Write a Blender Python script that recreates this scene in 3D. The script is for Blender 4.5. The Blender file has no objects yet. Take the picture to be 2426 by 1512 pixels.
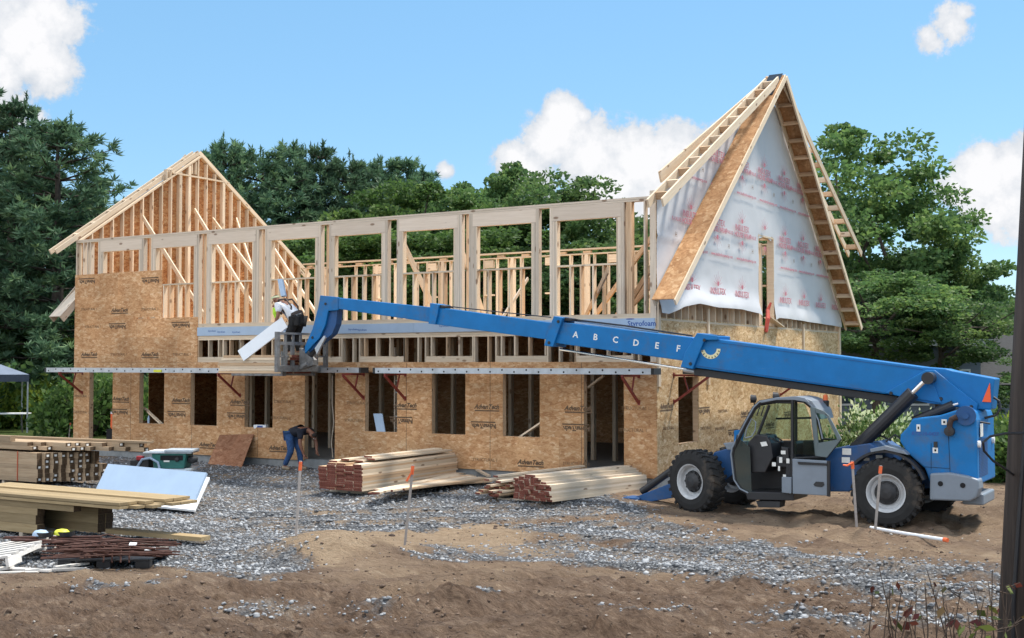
import bpy, math, random
import numpy as np
from mathutils import Vector, Matrix

random.seed(7)
S = bpy.context.scene
COL = S.collection

# ------------------------------------------------------------------ camera
# world axes: +X along the front wall of the house to the right, +Y away from the camera, Z up;
# the origin is the near right corner of the house at ground level.
FPX = 2900.0                       # focal length in pixels of a 2425 px wide picture
YAW = math.radians(30.97)
PITCH = math.atan(106 / FPX)
CAM = np.array([11.10, -24.65, 2.90])
c_right = np.array([math.cos(YAW), math.sin(YAW), 0.0])
c_flat = np.array([-math.sin(YAW), math.cos(YAW), 0.0])
c_fwd = c_flat * math.cos(PITCH) + np.array([0, 0, 1.0]) * math.sin(PITCH)
c_up = np.array([0, 0, 1.0]) * math.cos(PITCH) - c_flat * math.sin(PITCH)
cd = bpy.data.cameras.new("camera"); cam = bpy.data.objects.new("camera", cd); COL.objects.link(cam)
cd.sensor_width = 36.0; cd.lens = 36.0 * FPX / 2425.0
cd.clip_start = 0.1; cd.clip_end = 3000.0
cam.matrix_world = Matrix(((c_right[0], c_up[0], -c_fwd[0], CAM[0]), (c_right[1], c_up[1], -c_fwd[1], CAM[1]),
                           (c_right[2], c_up[2], -c_fwd[2], CAM[2]), (0, 0, 0, 1)))
S.camera = cam

# ------------------------------------------------------------------ sun, sky, exposure
SUN_EL = math.radians(61); SUN_AZ = math.atan2(0.50, 0.85)       # clockwise from +Y: behind the house, to the right
sd = np.array([math.sin(SUN_AZ) * math.cos(SUN_EL), math.cos(SUN_AZ) * math.cos(SUN_EL), math.sin(SUN_EL)])
sl = bpy.data.lights.new("sun", 'SUN'); sl.energy = 2.4; sl.angle = math.radians(7); sl.color = (1.0, 0.94, 0.84)
so = bpy.data.objects.new("sun", sl); COL.objects.link(so)
so.rotation_euler = Vector(sd).to_track_quat('Z', 'Y').to_euler(); so.location = (0, 0, 40)

W = bpy.data.worlds.new("World"); S.world = W; W.use_nodes = True
wn = W.node_tree.nodes; wl = W.node_tree.links; wn.clear()
def N(nodes, t, **kw):
    n = nodes.new(t)
    for k, v in kw.items():
        if k == 'inp':
            for a, b in v.items(): n.inputs[a].default_value = b
        else: setattr(n, k, v)
    return n
sky = N(wn, 'ShaderNodeTexSky', sky_type='NISHITA', sun_disc=False, sun_elevation=SUN_EL, sun_rotation=SUN_AZ,
        air_density=1.0, dust_density=0.1, ozone_density=1.6)
hsv = N(wn, 'ShaderNodeHueSaturation', inp={'Saturation': 1.2, 'Value': .84})
wl.new(sky.outputs[0], hsv.inputs['Color'])
tc = N(wn, 'ShaderNodeTexCoord')
def wdir(px, py):
    d = c_right * ((px - 1212.5) / FPX) + c_up * ((756 - py) / FPX) + c_fwd
    return d / np.linalg.norm(d)
# cumulus clouds: soft lobes in chosen directions of the sky, broken up by noise
nz = N(wn, 'ShaderNodeTexNoise', inp={'Scale': 24.0, 'Detail': 10.0, 'Roughness': 0.62})
wl.new(tc.outputs['Generated'], nz.inputs['Vector'])
nzb = N(wn, 'ShaderNodeTexNoise', inp={'Scale': 85.0, 'Detail': 8.0, 'Roughness': 0.66})
wl.new(tc.outputs['Generated'], nzb.inputs['Vector'])
def wmath(op, a, b=None, clamp=False):
    m = N(wn, 'ShaderNodeMath', operation=op, use_clamp=clamp)
    for i, v in enumerate((a, b)):
        if v is None: continue
        if isinstance(v, (int, float)): m.inputs[i].default_value = v
        else: wl.new(v, m.inputs[i])
    return m.outputs[0]
LOBES = [  # direction (as seen from the road), angular radius in degrees, weight
    ((40, 90), 2.2, 1.0), ((95, 150), 1.9, 1.0), ((150, 60), 1.4, .8), ((20, 190), 2.0, .75), ((100, 25), 1.6, .8), ((-80, 120), 4.0, 1.0),
    ((1335, 275), 1.2, 1.15), ((1310, 330), 1.6, 1.1), ((1220, 390), 1.4, 1.0), ((1400, 370), 2.2, 1.0), ((1500, 380), 2.0, 1.0), ((1600, 370), 1.9, 1.0), ((1250, 410), 1.7, 1.0), ((1055, 405), .6, .8),
    ((1700, 390), 2.3, 1.0), ((1450, 450), 2.6, 1.0), ((1600, 470), 3.0, 1.0), ((1380, 275), .55, .9),
    ((2250, 60), 1.2, .74), ((2200, 90), 1.0, .66), ((2280, 30), .6, .68),
    ((2330, 420), 1.7, 1.0), ((2420, 400), 1.8, 1.0), ((2260, 450), 1.2, .8), ((2400, 480), 2.0, .85), ((2500, 440), 2.4, 1.0), ((2290, 500), 1.1, .55),
    ((-400, 400), 5, 1), ((-900, 150), 6, 1), ((3000, 100), 5, 1), ((3300, 450), 5, 1), ((800, -600), 6, .9), ((2000, -900), 7, .9), ((-300, -900), 7, .9)]
LOBES += [((a, e), r, 1.0) for a, e, r in ((150, 25, 20), (190, 45, 22), (230, 22, 18), (120, 55, 16), (95, 20, 14), (265, 35, 18), (180, 12, 16), (210, 75, 16), (160, 65, 14))]   # (azimuth, elevation): unseen clouds added behind the road to brighten the shaded front
acc = None
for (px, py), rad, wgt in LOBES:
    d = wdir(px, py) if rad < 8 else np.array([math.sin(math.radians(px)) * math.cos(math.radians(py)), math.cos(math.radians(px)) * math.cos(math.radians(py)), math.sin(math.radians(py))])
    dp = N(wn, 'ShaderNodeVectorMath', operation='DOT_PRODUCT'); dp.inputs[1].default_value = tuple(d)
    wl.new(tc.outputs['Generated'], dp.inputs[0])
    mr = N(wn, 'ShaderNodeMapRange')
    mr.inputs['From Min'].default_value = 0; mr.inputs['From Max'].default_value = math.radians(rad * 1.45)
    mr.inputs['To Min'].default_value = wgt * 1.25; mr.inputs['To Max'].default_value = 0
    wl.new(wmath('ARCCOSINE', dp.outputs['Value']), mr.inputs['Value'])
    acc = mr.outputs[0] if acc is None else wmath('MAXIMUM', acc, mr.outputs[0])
dens = wmath('ADD', acc, wmath('MULTIPLY', wmath('SUBTRACT', nz.outputs[0], .5), 1.0))
dens = wmath('ADD', dens, wmath('MULTIPLY', wmath('SUBTRACT', nzb.outputs[0], .5), .8))
mr = N(wn, 'ShaderNodeMapRange', interpolation_type='SMOOTHSTEP'); wl.new(dens, mr.inputs['Value'])
mr.inputs['From Min'].default_value = .36; mr.inputs['From Max'].default_value = .64
cov = wmath('MULTIPLY', mr.outputs[0], wmath('GREATER_THAN', acc, 0.001))
shade = N(wn, 'ShaderNodeMapRange'); wl.new(wmath('ADD', dens, wmath('MULTIPLY', nz.outputs[0], .9)), shade.inputs['Value'])
shade.inputs['From Min'].default_value = .85; shade.inputs['From Max'].default_value = 1.5
ccol = N(wn, 'ShaderNodeMix', data_type='RGBA'); wl.new(shade.outputs[0], ccol.inputs[0])
CL = 3.5
ccol.inputs[6].default_value = (.74 * CL, .80 * CL, .88 * CL, 1); ccol.inputs[7].default_value = (1.10 * CL, 1.10 * CL, 1.12 * CL, 1)
haze_ = N(wn, 'ShaderNodeMix', data_type='RGBA'); haze_.inputs[0].default_value = .6; wl.new(hsv.outputs[0], haze_.inputs[6]); haze_.inputs[7].default_value = (1.10, 2.22, 3.30, 1)   # even summer blue over the steep Nishita gradient
sx = N(wn, 'ShaderNodeSeparateXYZ'); wl.new(tc.outputs['Generated'], sx.inputs[0])
fl = N(wn, 'ShaderNodeMapRange', interpolation_type='SMOOTHSTEP', inp={'From Min': .2, 'From Max': -.5, 'To Min': 1.0, 'To Max': 2.3}); wl.new(sx.outputs[1], fl.inputs[0])   # unseen clouds opposite the sun brightened, as if front lit, for more fill
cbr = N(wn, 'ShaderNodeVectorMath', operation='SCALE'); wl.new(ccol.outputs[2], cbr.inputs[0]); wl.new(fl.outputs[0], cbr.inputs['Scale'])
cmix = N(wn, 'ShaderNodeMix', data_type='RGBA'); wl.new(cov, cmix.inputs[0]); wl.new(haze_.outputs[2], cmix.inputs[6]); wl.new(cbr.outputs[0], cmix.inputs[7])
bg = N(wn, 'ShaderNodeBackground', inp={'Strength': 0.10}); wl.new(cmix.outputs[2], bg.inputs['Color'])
wo = N(wn, 'ShaderNodeOutputWorld'); wl.new(bg.outputs[0], wo.inputs['Surface'])

S.view_settings.view_transform = 'Standard'; S.view_settings.look = 'None'
S.view_settings.exposure = 1.35; S.view_settings.gamma = 1.0
S.cycles.use_denoising = True
S.cycles.max_bounces = 6; S.cycles.diffuse_bounces = 4; S.cycles.transparent_max_bounces = 8
S.cycles.caustics_reflective = False; S.cycles.caustics_refractive = False
S.render.use_persistent_data = False

# ------------------------------------------------------------------ measuring the photograph: picture point -> point on a real plane
def ray(x, y): return c_right * ((x - 1212.5) / FPX) + c_up * ((756 - y) / FPX) + c_fwd
def onV(x, y, v): d = ray(x, y); return CAM + d * ((v - CAM[1]) / d[1])
def onU(x, y, u): d = ray(x, y); return CAM + d * ((u - CAM[0]) / d[0])
def onZ(x, y, z): d = ray(x, y); return CAM + d * ((z - CAM[2]) / d[2])
def onD(x, y, dep): return CAM + ray(x, y) * dep
def prj(P):
    q = np.asarray(P, float) - CAM; w = q @ c_fwd
    return 1212.5 + FPX * (q @ c_right) / w, 756 - FPX * (q @ c_up) / w

# ------------------------------------------------------------------ materials
MATS = {}
def newmat(name):
    m = bpy.data.materials.new(name); m.use_nodes = True; n = m.node_tree.nodes; n.clear(); MATS[name] = m
    out = n.new('ShaderNodeOutputMaterial'); b = n.new('ShaderNodeBsdfPrincipled'); m.node_tree.links.new(b.outputs[0], out.inputs[0])
    return m, n, m.node_tree.links, b
def ramp(n, stops):
    r = n.new('ShaderNodeValToRGB'); e = r.color_ramp.elements
    while len(e) < len(stops): e.new(.5)
    for i, (p, c) in enumerate(stops): e[i].position = p; e[i].color = (*c, 1)
    return r
def plain(name, col, rough=.6, var=.12, scale=6., bump=0., metal=0., spec=.5, dirt=None, coat=0.):
    m, n, l, b = newmat(name)
    t = N(n, 'ShaderNodeTexCoord'); oi = n.new('ShaderNodeObjectInfo')
    z = N(n, 'ShaderNodeTexNoise', inp={'Scale': scale, 'Detail': 6., 'Roughness': .6}); l.new(t.outputs['Object'], z.inputs['Vector'])
    c = np.array(col)
    r = ramp(n, [(.3, tuple(c * (1 - var))), (.7, tuple(np.minimum(c * (1 + var), 1)))]); l.new(z.outputs[0], r.inputs[0])
    o = r.outputs[0]
    if dirt is not None:
        z2 = N(n, 'ShaderNodeTexNoise', inp={'Scale': scale * .45, 'Detail': 8., 'Roughness': .7}); l.new(t.outputs['Object'], z2.inputs['Vector'])
        mr = N(n, 'ShaderNodeMapRange', inp={'From Min': .54, 'From Max': .72, 'To Max': dirt[1]}); l.new(z2.outputs[0], mr.inputs[0])
        mx = N(n, 'ShaderNodeMix', data_type='RGBA'); l.new(mr.outputs[0], mx.inputs[0]); l.new(o, mx.inputs[6]); mx.inputs[7].default_value = (*dirt[0], 1); o = mx.outputs[2]
    l.new(o, b.inputs['Base Color'])
    b.inputs['Roughness'].default_value = rough; b.inputs['Metallic'].default_value = metal; b.inputs['Specular IOR Level'].default_value = spec
    b.inputs['Coat Weight'].default_value = coat
    if bump:
        bp = N(n, 'ShaderNodeBump', inp={'Strength': .6, 'Distance': bump}); l.new(z.outputs[0], bp.inputs['Height']); l.new(bp.outputs[0], b.inputs['Normal'])
    return m
def wood(name, c0, c1, knots=True, rough=.75, rnd=.22):
    m, n, l, b = newmat(name)
    t = N(n, 'ShaderNodeTexCoord'); oi = n.new('ShaderNodeObjectInfo')
    mp = N(n, 'ShaderNodeMapping'); mp.inputs['Scale'].default_value = (1.1, 16, 16); l.new(t.outputs['Object'], mp.inputs['Vector'])
    ofs = N(n, 'ShaderNodeVectorMath', operation='SCALE', inp={'Scale': 40.}); l.new(oi.outputs['Random'], ofs.inputs[0])
    add = N(n, 'ShaderNodeVectorMath', operation='ADD'); l.new(mp.outputs[0], add.inputs[0]); l.new(ofs.outputs[0], add.inputs[1])
    z = N(n, 'ShaderNodeTexNoise', inp={'Scale': 1.6, 'Detail': 5., 'Roughness': .55, 'Distortion': .4}); l.new(add.outputs[0], z.inputs['Vector'])
    r = ramp(n, [(.25, c0), (.75, c1)]); l.new(z.outputs[0], r.inputs[0]); o = r.outputs[0]
    h = N(n, 'ShaderNodeHueSaturation'); mr = N(n, 'ShaderNodeMapRange', inp={'To Min': 1 - rnd, 'To Max': 1 + rnd}); l.new(oi.outputs['Random'], mr.inputs[0]); l.new(mr.outputs[0], h.inputs['Value'])
    l.new(o, h.inputs['Color']); o = h.outputs[0]
    if knots:
        mk = N(n, 'ShaderNodeMapping'); mk.inputs['Scale'].default_value = (2.2, 5, 5); l.new(t.outputs['Object'], mk.inputs['Vector'])
        ak = N(n, 'ShaderNodeVectorMath', operation='ADD'); l.new(mk.outputs[0], ak.inputs[0]); l.new(ofs.outputs[0], ak.inputs[1])
        v = N(n, 'ShaderNodeTexVoronoi', inp={'Scale': .9}); l.new(ak.outputs[0], v.inputs['Vector'])
        k = N(n, 'ShaderNodeMapRange', inp={'From Min': .1, 'From Max': .17, 'To Min': .75, 'To Max': 0.}); l.new(v.outputs['Distance'], k.inputs[0])
        mx = N(n, 'ShaderNodeMix', data_type='RGBA'); l.new(k.outputs[0], mx.inputs[0]); l.new(o, mx.inputs[6]); mx.inputs[7].default_value = (.16, .08, .04, 1); o = mx.outputs[2]
    l.new(o, b.inputs['Base Color']); b.inputs['Roughness'].default_value = rough; b.inputs['Specular IOR Level'].default_value = .25
    return m
def osb(name, cols, seams=True):
    m, n, l, b = newmat(name)
    t = N(n, 'ShaderNodeTexCoord')
    mp = N(n, 'ShaderNodeMapping'); mp.inputs['Scale'].default_value = (.8, .8, 1.7); l.new(t.outputs['Object'], mp.inputs['Vector'])
    wz = N(n, 'ShaderNodeTexNoise', inp={'Scale': 6., 'Detail': 2.}); l.new(mp.outputs[0], wz.inputs['Vector'])
    wa = N(n, 'ShaderNodeMix', data_type='RGBA', blend_type='LINEAR_LIGHT'); wa.inputs[0].default_value = .06; l.new(mp.outputs[0], wa.inputs[6]); l.new(wz.outputs[1], wa.inputs[7])
    v = N(n, 'ShaderNodeTexVoronoi', inp={'Scale': 21., 'Randomness': 1.}); l.new(wa.outputs[2], v.inputs['Vector'])
    v2 = N(n, 'ShaderNodeTexVoronoi', inp={'Scale': 9.}); l.new(wa.outputs[2], v2.inputs['Vector'])
    sep = N(n, 'ShaderNodeSeparateColor'); l.new(v.outputs['Color'], sep.inputs[0])
    sep2 = N(n, 'ShaderNodeSeparateColor'); l.new(v2.outputs['Color'], sep2.inputs[0])
    a = N(n, 'ShaderNodeMath', operation='MULTIPLY_ADD', inp={1: .5, 2: 0.}); l.new(sep.outputs[0], a.inputs[0])
    a2 = N(n, 'ShaderNodeMath', operation='MULTIPLY_ADD', inp={1: .5}); l.new(sep2.outputs[1], a2.inputs[0]); l.new(a.outputs[0], a2.inputs[2])
    r = ramp(n, [(.15, cols[0]), (.42, cols[1]), (.68, cols[2]), (.86, cols[3])]); l.new(a2.outputs[0], r.inputs[0]); o = r.outputs[0]
    z = N(n, 'ShaderNodeTexNoise', inp={'Scale': .8, 'Detail': 3.}); l.new(t.outputs['Object'], z.inputs['Vector'])
    hv = N(n, 'ShaderNodeHueSaturation'); mr = N(n, 'ShaderNodeMapRange', inp={'From Min': .3, 'From Max': .7, 'To Min': .82, 'To Max': 1.18}); l.new(z.outputs[0], mr.inputs[0]); l.new(mr.outputs[0], hv.inputs['Value']); l.new(o, hv.inputs['Color']); o = hv.outputs[0]
    sn = N(n, 'ShaderNodeVectorMath', operation='SNAP'); sn.inputs[1].default_value = (2.44, 2.44, 1.22); l.new(t.outputs['Object'], sn.inputs[0])
    wn_ = N(n, 'ShaderNodeTexWhiteNoise', noise_dimensions='3D'); l.new(sn.outputs[0], wn_.inputs[0])
    hs = N(n, 'ShaderNodeHueSaturation'); m2 = N(n, 'ShaderNodeMapRange', inp={'To Min': .86, 'To Max': 1.1}); l.new(wn_.outputs[0], m2.inputs[0]); l.new(m2.outputs[0], hs.inputs['Value']); l.new(o, hs.inputs['Color']); o = hs.outputs[0]
    l.new(o, b.inputs['Base Color']); b.inputs['Roughness'].default_value = .8; b.inputs['Specular IOR Level'].default_value = .2
    bp = N(n, 'ShaderNodeBump', inp={'Strength': .35, 'Distance': .006}); l.new(sep.outputs[0], bp.inputs['Height']); l.new(bp.outputs[0], b.inputs['Normal'])
    return m
M_lum = wood('spruce_lumber', (.60, .46, .32), (.75, .63, .48))
M_lum2 = wood('weathered_lumber', (.52, .43, .33), (.68, .58, .47))
M_header = wood('header_lumber', (.62, .51, .40), (.72, .61, .50), rnd=.08)
M_warm = wood('warm_lumber', (.50, .32, .19), (.66, .48, .31))
M_brown = wood('brown_treated_lumber', (.28, .19, .115), (.44, .33, .22), knots=False, rnd=.28)
M_treated = wood('treated_lumber', (.26, .185, .095), (.39, .295, .17), knots=False, rnd=.28)
M_end = plain('dyed_board_end', (.17, .048, .03), .8, .45, 30)
M_endt = plain('treated_board_end', (.085, .05, .025), .8, .4, 30)
M_osb = osb('osb_sheathing', [(.43, .215, .098), (.545, .30, .144), (.60, .35, .178), (.70, .475, .285)])
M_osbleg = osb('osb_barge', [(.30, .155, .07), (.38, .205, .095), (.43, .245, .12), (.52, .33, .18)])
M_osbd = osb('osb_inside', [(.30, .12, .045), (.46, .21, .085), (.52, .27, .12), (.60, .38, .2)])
M_osby = osb('osb_yellow', [(.42, .24, .105), (.58, .385, .20), (.66, .455, .255), (.76, .58, .37)])
M_conc = plain('concrete', (.26, .27, .27), .9, .2, 5, .004)
M_wrap = plain('house_wrap', (.63, .625, .64), .5, .03, 2.5)
M_red = plain('red_print', (.58, .20, .24), .7, .2, 30)
M_stamp = plain('stamp_ink', (.13, .08, .045), .8, .45, 40)
M_stamp2 = plain('faded_stamp_ink', (.22, .13, .065), .8, .4, 40)
M_foamblue = plain('blue_foam_board', (.37, .48, .62), .6, .05, 3)
M_white = plain('white_foam', (.82, .84, .86), .5, .04, 3)
M_inkblue = plain('blue_print', (.03, .09, .32), .6, .1, 20)
M_black = plain('black_rubber', (.018, .018, .02), .7, .25, 12, .002)
M_blackm = plain('black_membrane', (.022, .025, .03), .35, .3, 6, .01)
M_alu = plain('aluminium', (.55, .58, .62), .38, .15, 4, metal=.7, dirt=((.30, .30, .30), .5))
M_redm = plain('red_oxide_steel', (.23, .035, .025), .55, .25, 8)
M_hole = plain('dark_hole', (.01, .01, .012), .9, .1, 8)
M_yellow = plain('yellow_plastic', (.70, .72, .05), .5, .1, 10)

# ------------------------------------------------------------------ mesh helpers
def mesh_obj(name, verts, faces, mat, parent=None, smooth=False, mats=None, midx=None, loc=None):
    me = bpy.data.meshes.new(name)
    me.from_pydata([tuple(map(float, v)) for v in verts], [], [tuple(f) for f in faces]); me.update()
    for m in (mats or [mat]): me.materials.append(m)
    if midx is not None: me.polygons.foreach_set('material_index', midx)
    if smooth: me.polygons.foreach_set('use_smooth', [True] * len(me.polygons))
    o = bpy.data.objects.new(name, me); COL.objects.link(o)
    if loc is not None: o.location = loc
    if parent is not None: o.parent = parent
    return o
def tag(o, label, cat, group=None, kind=None):
    if label: o['label'] = label
    if cat: o['category'] = cat
    if group: o['group'] = group
    if kind: o['kind'] = kind
    return o
def empty(name, label, cat, loc=(0, 0, 0), rz=0., group=None):
    o = bpy.data.objects.new(name, None); COL.objects.link(o); o.location = loc; o.rotation_euler = (0, 0, rz); o.empty_display_size = .3
    return tag(o, label, cat, group)
class MB:
    """collects boxes, prisms, tubes and lathes into one mesh"""
    def __init__(s): s.v = []; s.f = []; s.m = []; s.cur = 0
    def add(s, vs, fs):
        k = len(s.v); s.v += [tuple(map(float, p)) for p in vs]; s.f += [tuple(i + k for i in f) for f in fs]; s.m += [s.cur] * len(fs); return s
    def box(s, a, b):
        (x0, y0, z0), (x1, y1, z1) = np.minimum(a, b), np.maximum(a, b)
        return s.add([(x0, y0, z0), (x1, y0, z0), (x1, y1, z0), (x0, y1, z0), (x0, y0, z1), (x1, y0, z1), (x1, y1, z1), (x0, y1, z1)],
                     [(3, 2, 1, 0), (4, 5, 6, 7), (0, 1, 5, 4), (1, 2, 6, 5), (2, 3, 7, 6), (3, 0, 4, 7)])
    def bar(s, a, b, w, h, up=(0, 0, 1)):
        a = Vector(a); b = Vector(b); x = (b - a).normalized(); up = Vector(up)
        if abs(x.dot(up)) > .98: up = Vector((0, 1, 0))
        y = up.cross(x).normalized(); z = x.cross(y)
        vs = [p + y * (sy * w / 2) + z * (sz * h / 2) for p in (a, b) for sy, sz in ((-1, -1), (1, -1), (1, 1), (-1, 1))]
        return s.add(vs, [(3, 2, 1, 0), (4, 5, 6, 7), (0, 1, 5, 4), (1, 2, 6, 5), (2, 3, 7, 6), (3, 0, 4, 7)])
    def prism(s, poly, d0, d1, axis='y'):
        """poly in the plane perpendicular to axis, extruded from d0 to d1"""
        n = len(poly)
        def P(p, d):
            if axis == 'y': return (p[0], d, p[1])
            if axis == 'x': return (d, p[0], p[1])
            return (p[0], p[1], d)
        vs = [P(p, d0) for p in poly] + [P(p, d1) for p in poly]
        ar = sum(poly[i][0] * poly[(i + 1) % n][1] - poly[(i + 1) % n][0] * poly[i][1] for i in range(n))
        flip = (ar < 0) ^ (d1 < d0) ^ (axis == 'y')
        fs = [tuple(range(n - 1, -1, -1)), tuple(range(n, 2 * n))] + [(i, (i + 1) % n, n + (i + 1) % n, n + i) for i in range(n)]
        if flip: fs = [tuple(reversed(f)) for f in fs]
        return s.add(vs, fs)
    def tube(s, pts, r, n=8, cap=True):
        pts = [Vector(p) for p in pts]; rs = r if isinstance(r, (list, tuple)) else [r] * len(pts); k = len(s.v); vs = []
        pu = None
        for i, p in enumerate(pts):
            t = (pts[min(i + 1, len(pts) - 1)] - pts[max(i - 1, 0)]).normalized()
            if pu is None: pu = Vector((0, 0, 1)) if abs(t.z) < .9 else Vector((1, 0, 0))
            a = (pu - t * pu.dot(t)).normalized(); b = t.cross(a); pu = a
            vs += [p + (a * math.cos(2 * math.pi * j / n) + b * math.sin(2 * math.pi * j / n)) * rs[i] for j in range(n)]
        fs = [(i * n + j, i * n + (j + 1) % n, (i + 1) * n + (j + 1) % n, (i + 1) * n + j) for i in range(len(pts) - 1) for j in range(n)]
        if cap: fs += [tuple(range(n - 1, -1, -1)), tuple((len(pts) - 1) * n + j for j in range(n))]
        return s.add(vs, fs)
    def lathe(s, prof, axis_o, axis_d, n=32):
        """prof: (radius, distance along axis) pairs"""
        o = Vector(axis_o); d = Vector(axis_d).normalized(); a = Vector((0, 0, 1)) if abs(d.z) < .9 else Vector((1, 0, 0))
        a = (a - d * a.dot(d)).normalized(); b = d.cross(a); vs = []
        for r, h in prof: vs += [o + d * h + (a * math.cos(2 * math.pi * j / n) + b * math.sin(2 * math.pi * j / n)) * r for j in range(n)]
        fs = [(i * n + j, i * n + (j + 1) % n, (i + 1) * n + (j + 1) % n, (i + 1) * n + j) for i in range(len(prof) - 1) for j in range(n)]
        return s.add(vs, fs)
    def build(s, name, mat, parent=None, smooth=False, bevel=0., mats=None):
        o = mesh_obj(name, s.v, s.f, mat, parent, smooth, mats=mats, midx=s.m if mats else None)
        if bevel:
            bv = o.modifiers.new('bevel', 'BEVEL'); bv.width = bevel; bv.segments = 2; bv.limit_method = 'ANGLE'; bv.angle_limit = math.radians(40)
        return o
def board_mesh(L, w, h, ends=False):
    b = MB().box((-L / 2, -w / 2, -h / 2), (L / 2, w / 2, h / 2))
    me = bpy.data.meshes.new('board'); me.from_pydata(b.v, [], b.f); me.update()
    return me
def stick(name, a, b, w, h, mat, parent=None, up=(0, 0, 1), endmat=None):
    """a straight piece of lumber from a to b; its own X axis runs along the grain. w across, h along up"""
    a = Vector([float(t) for t in a]); b = Vector([float(t) for t in b]); x = (b - a).normalized(); u = Vector(up)
    if abs(x.dot(u)) > .98: u = Vector((0, 1, 0))
    y = u.cross(x).normalized(); z = x.cross(y)
    me = board_mesh((b - a).length, w, h); me.materials.append(mat)
    if endmat:
        me.materials.append(endmat)
        for p in me.polygons:
            if abs(p.normal.x) > .9: p.material_index = 1
    o = bpy.data.objects.new(name, me); COL.objects.link(o)
    c = (a + b) / 2
    o.matrix_world = Matrix(((x.x, y.x, z.x, c.x), (x.y, y.y, z.y, c.y), (x.z, y.z, z.z, c.z), (0, 0, 0, 1)))
    if parent is not None: o.parent = parent
    return o
def text_mesh(body, size, shear=0., extr=.002, bold=0., spacing=1.):
    cu = bpy.data.curves.new('lettering', 'FONT'); cu.body = body; cu.size = size; cu.shear = shear; cu.extrude = extr; cu.offset = bold
    cu.space_character = spacing; cu.align_x = 'CENTER'; cu.align_y = 'CENTER'; cu.resolution_u = 2
    t = bpy.data.objects.new('lettering', cu); COL.objects.link(t)
    dg = bpy.context.evaluated_depsgraph_get(); me = bpy.data.meshes.new_from_object(t.evaluated_get(dg))
    bpy.data.objects.remove(t); bpy.data.curves.remove(cu)
    return me
def place_mesh(name, me, M, mat=None, parent=None):
    if mat is not None:
        me.materials.clear(); me.materials.append(mat)
    o = bpy.data.objects.new(name, me); COL.objects.link(o); o.matrix_world = M
    if parent is not None: o.parent = parent
    return o
def frame_v(x, y, z):   # lettering on a wall that faces -Y
    return Matrix(((1, 0, 0, x), (0, 0, -1, y), (0, 1, 0, z), (0, 0, 0, 1)))
def frame_u(x, y, z):   # lettering on a wall that faces +X
    return Matrix(((0, 0, 1, x), (1, 0, 0, y), (0, 1, 0, z), (0, 0, 0, 1)))
def panel_grid(xs, zs, solid, place, t):
    """sheet with openings: xs, zs cut lines; solid(xm, zm); place(x, z, d) -> 3D, d is 0 (outer) or t (inner)"""
    nx, nz = len(xs), len(zs); vs = [place(x, z, d) for d in (0, t) for z in zs for x in xs]
    idx = lambda i, j, k: k * nx * nz + j * nx + i
    S_ = [[solid((xs[i] + xs[i + 1]) / 2, (zs[j] + zs[j + 1]) / 2) for j in range(nz - 1)] for i in range(nx - 1)]
    fs = []
    for i in range(nx - 1):
        for j in range(nz - 1):
            if not S_[i][j]: continue
            fs.append((idx(i, j, 0), idx(i + 1, j, 0), idx(i + 1, j + 1, 0), idx(i, j + 1, 0)))
            fs.append((idx(i, j, 1), idx(i, j + 1, 1), idx(i + 1, j + 1, 1), idx(i + 1, j, 1)))
            if i == 0 or not S_[i - 1][j]: fs.append((idx(i, j, 0), idx(i, j + 1, 0), idx(i, j + 1, 1), idx(i, j, 1)))
            if i == nx - 2 or not S_[i + 1][j]: fs.append((idx(i + 1, j, 0), idx(i + 1, j, 1), idx(i + 1, j + 1, 1), idx(i + 1, j + 1, 0)))
            if j == 0 or not S_[i][j - 1]: fs.append((idx(i, j, 0), idx(i, j, 1), idx(i + 1, j, 1), idx(i + 1, j, 0)))
            if j == nz - 2 or not S_[i][j + 1]: fs.append((idx(i, j + 1, 0), idx(i + 1, j + 1, 0), idx(i + 1, j + 1, 1), idx(i, j + 1, 1)))
    return vs, fs

# ------------------------------------------------------------------ smooth noise for shaping ground and crowns
def vnoise(x, y, seed=0):
    x = np.asarray(x, float); y = np.asarray(y, float)
    xi = np.floor(x).astype(np.int64); yi = np.floor(y).astype(np.int64); fx = x - xi; fy = y - yi
    fx = fx * fx * (3 - 2 * fx); fy = fy * fy * (3 - 2 * fy)
    def h(a, b):
        n = (a * 374761393 + b * 668265263 + seed * 974711) & 0x7fffffff
        n = ((n ^ (n >> 13)) * 1274126177) & 0x7fffffff
        return ((n ^ (n >> 16)) & 0xffff) / 65535.0
    return (h(xi, yi) * (1 - fx) + h(xi + 1, yi) * fx) * (1 - fy) + (h(xi, yi + 1) * (1 - fx) + h(xi + 1, yi + 1) * fx) * fy
def fbm(x, y, seed=0, octv=4, gain=.5):
    t = 0; a = 1; s = 0
    for k in range(octv): t = t + a * vnoise(x * 2 ** k, y * 2 ** k, seed + k * 17); s += a; a *= gain
    return t / s
def sstep(a, b, x):
    t = np.clip((x - a) / (b - a), 0, 1); return t * t * (3 - 2 * t)
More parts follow.
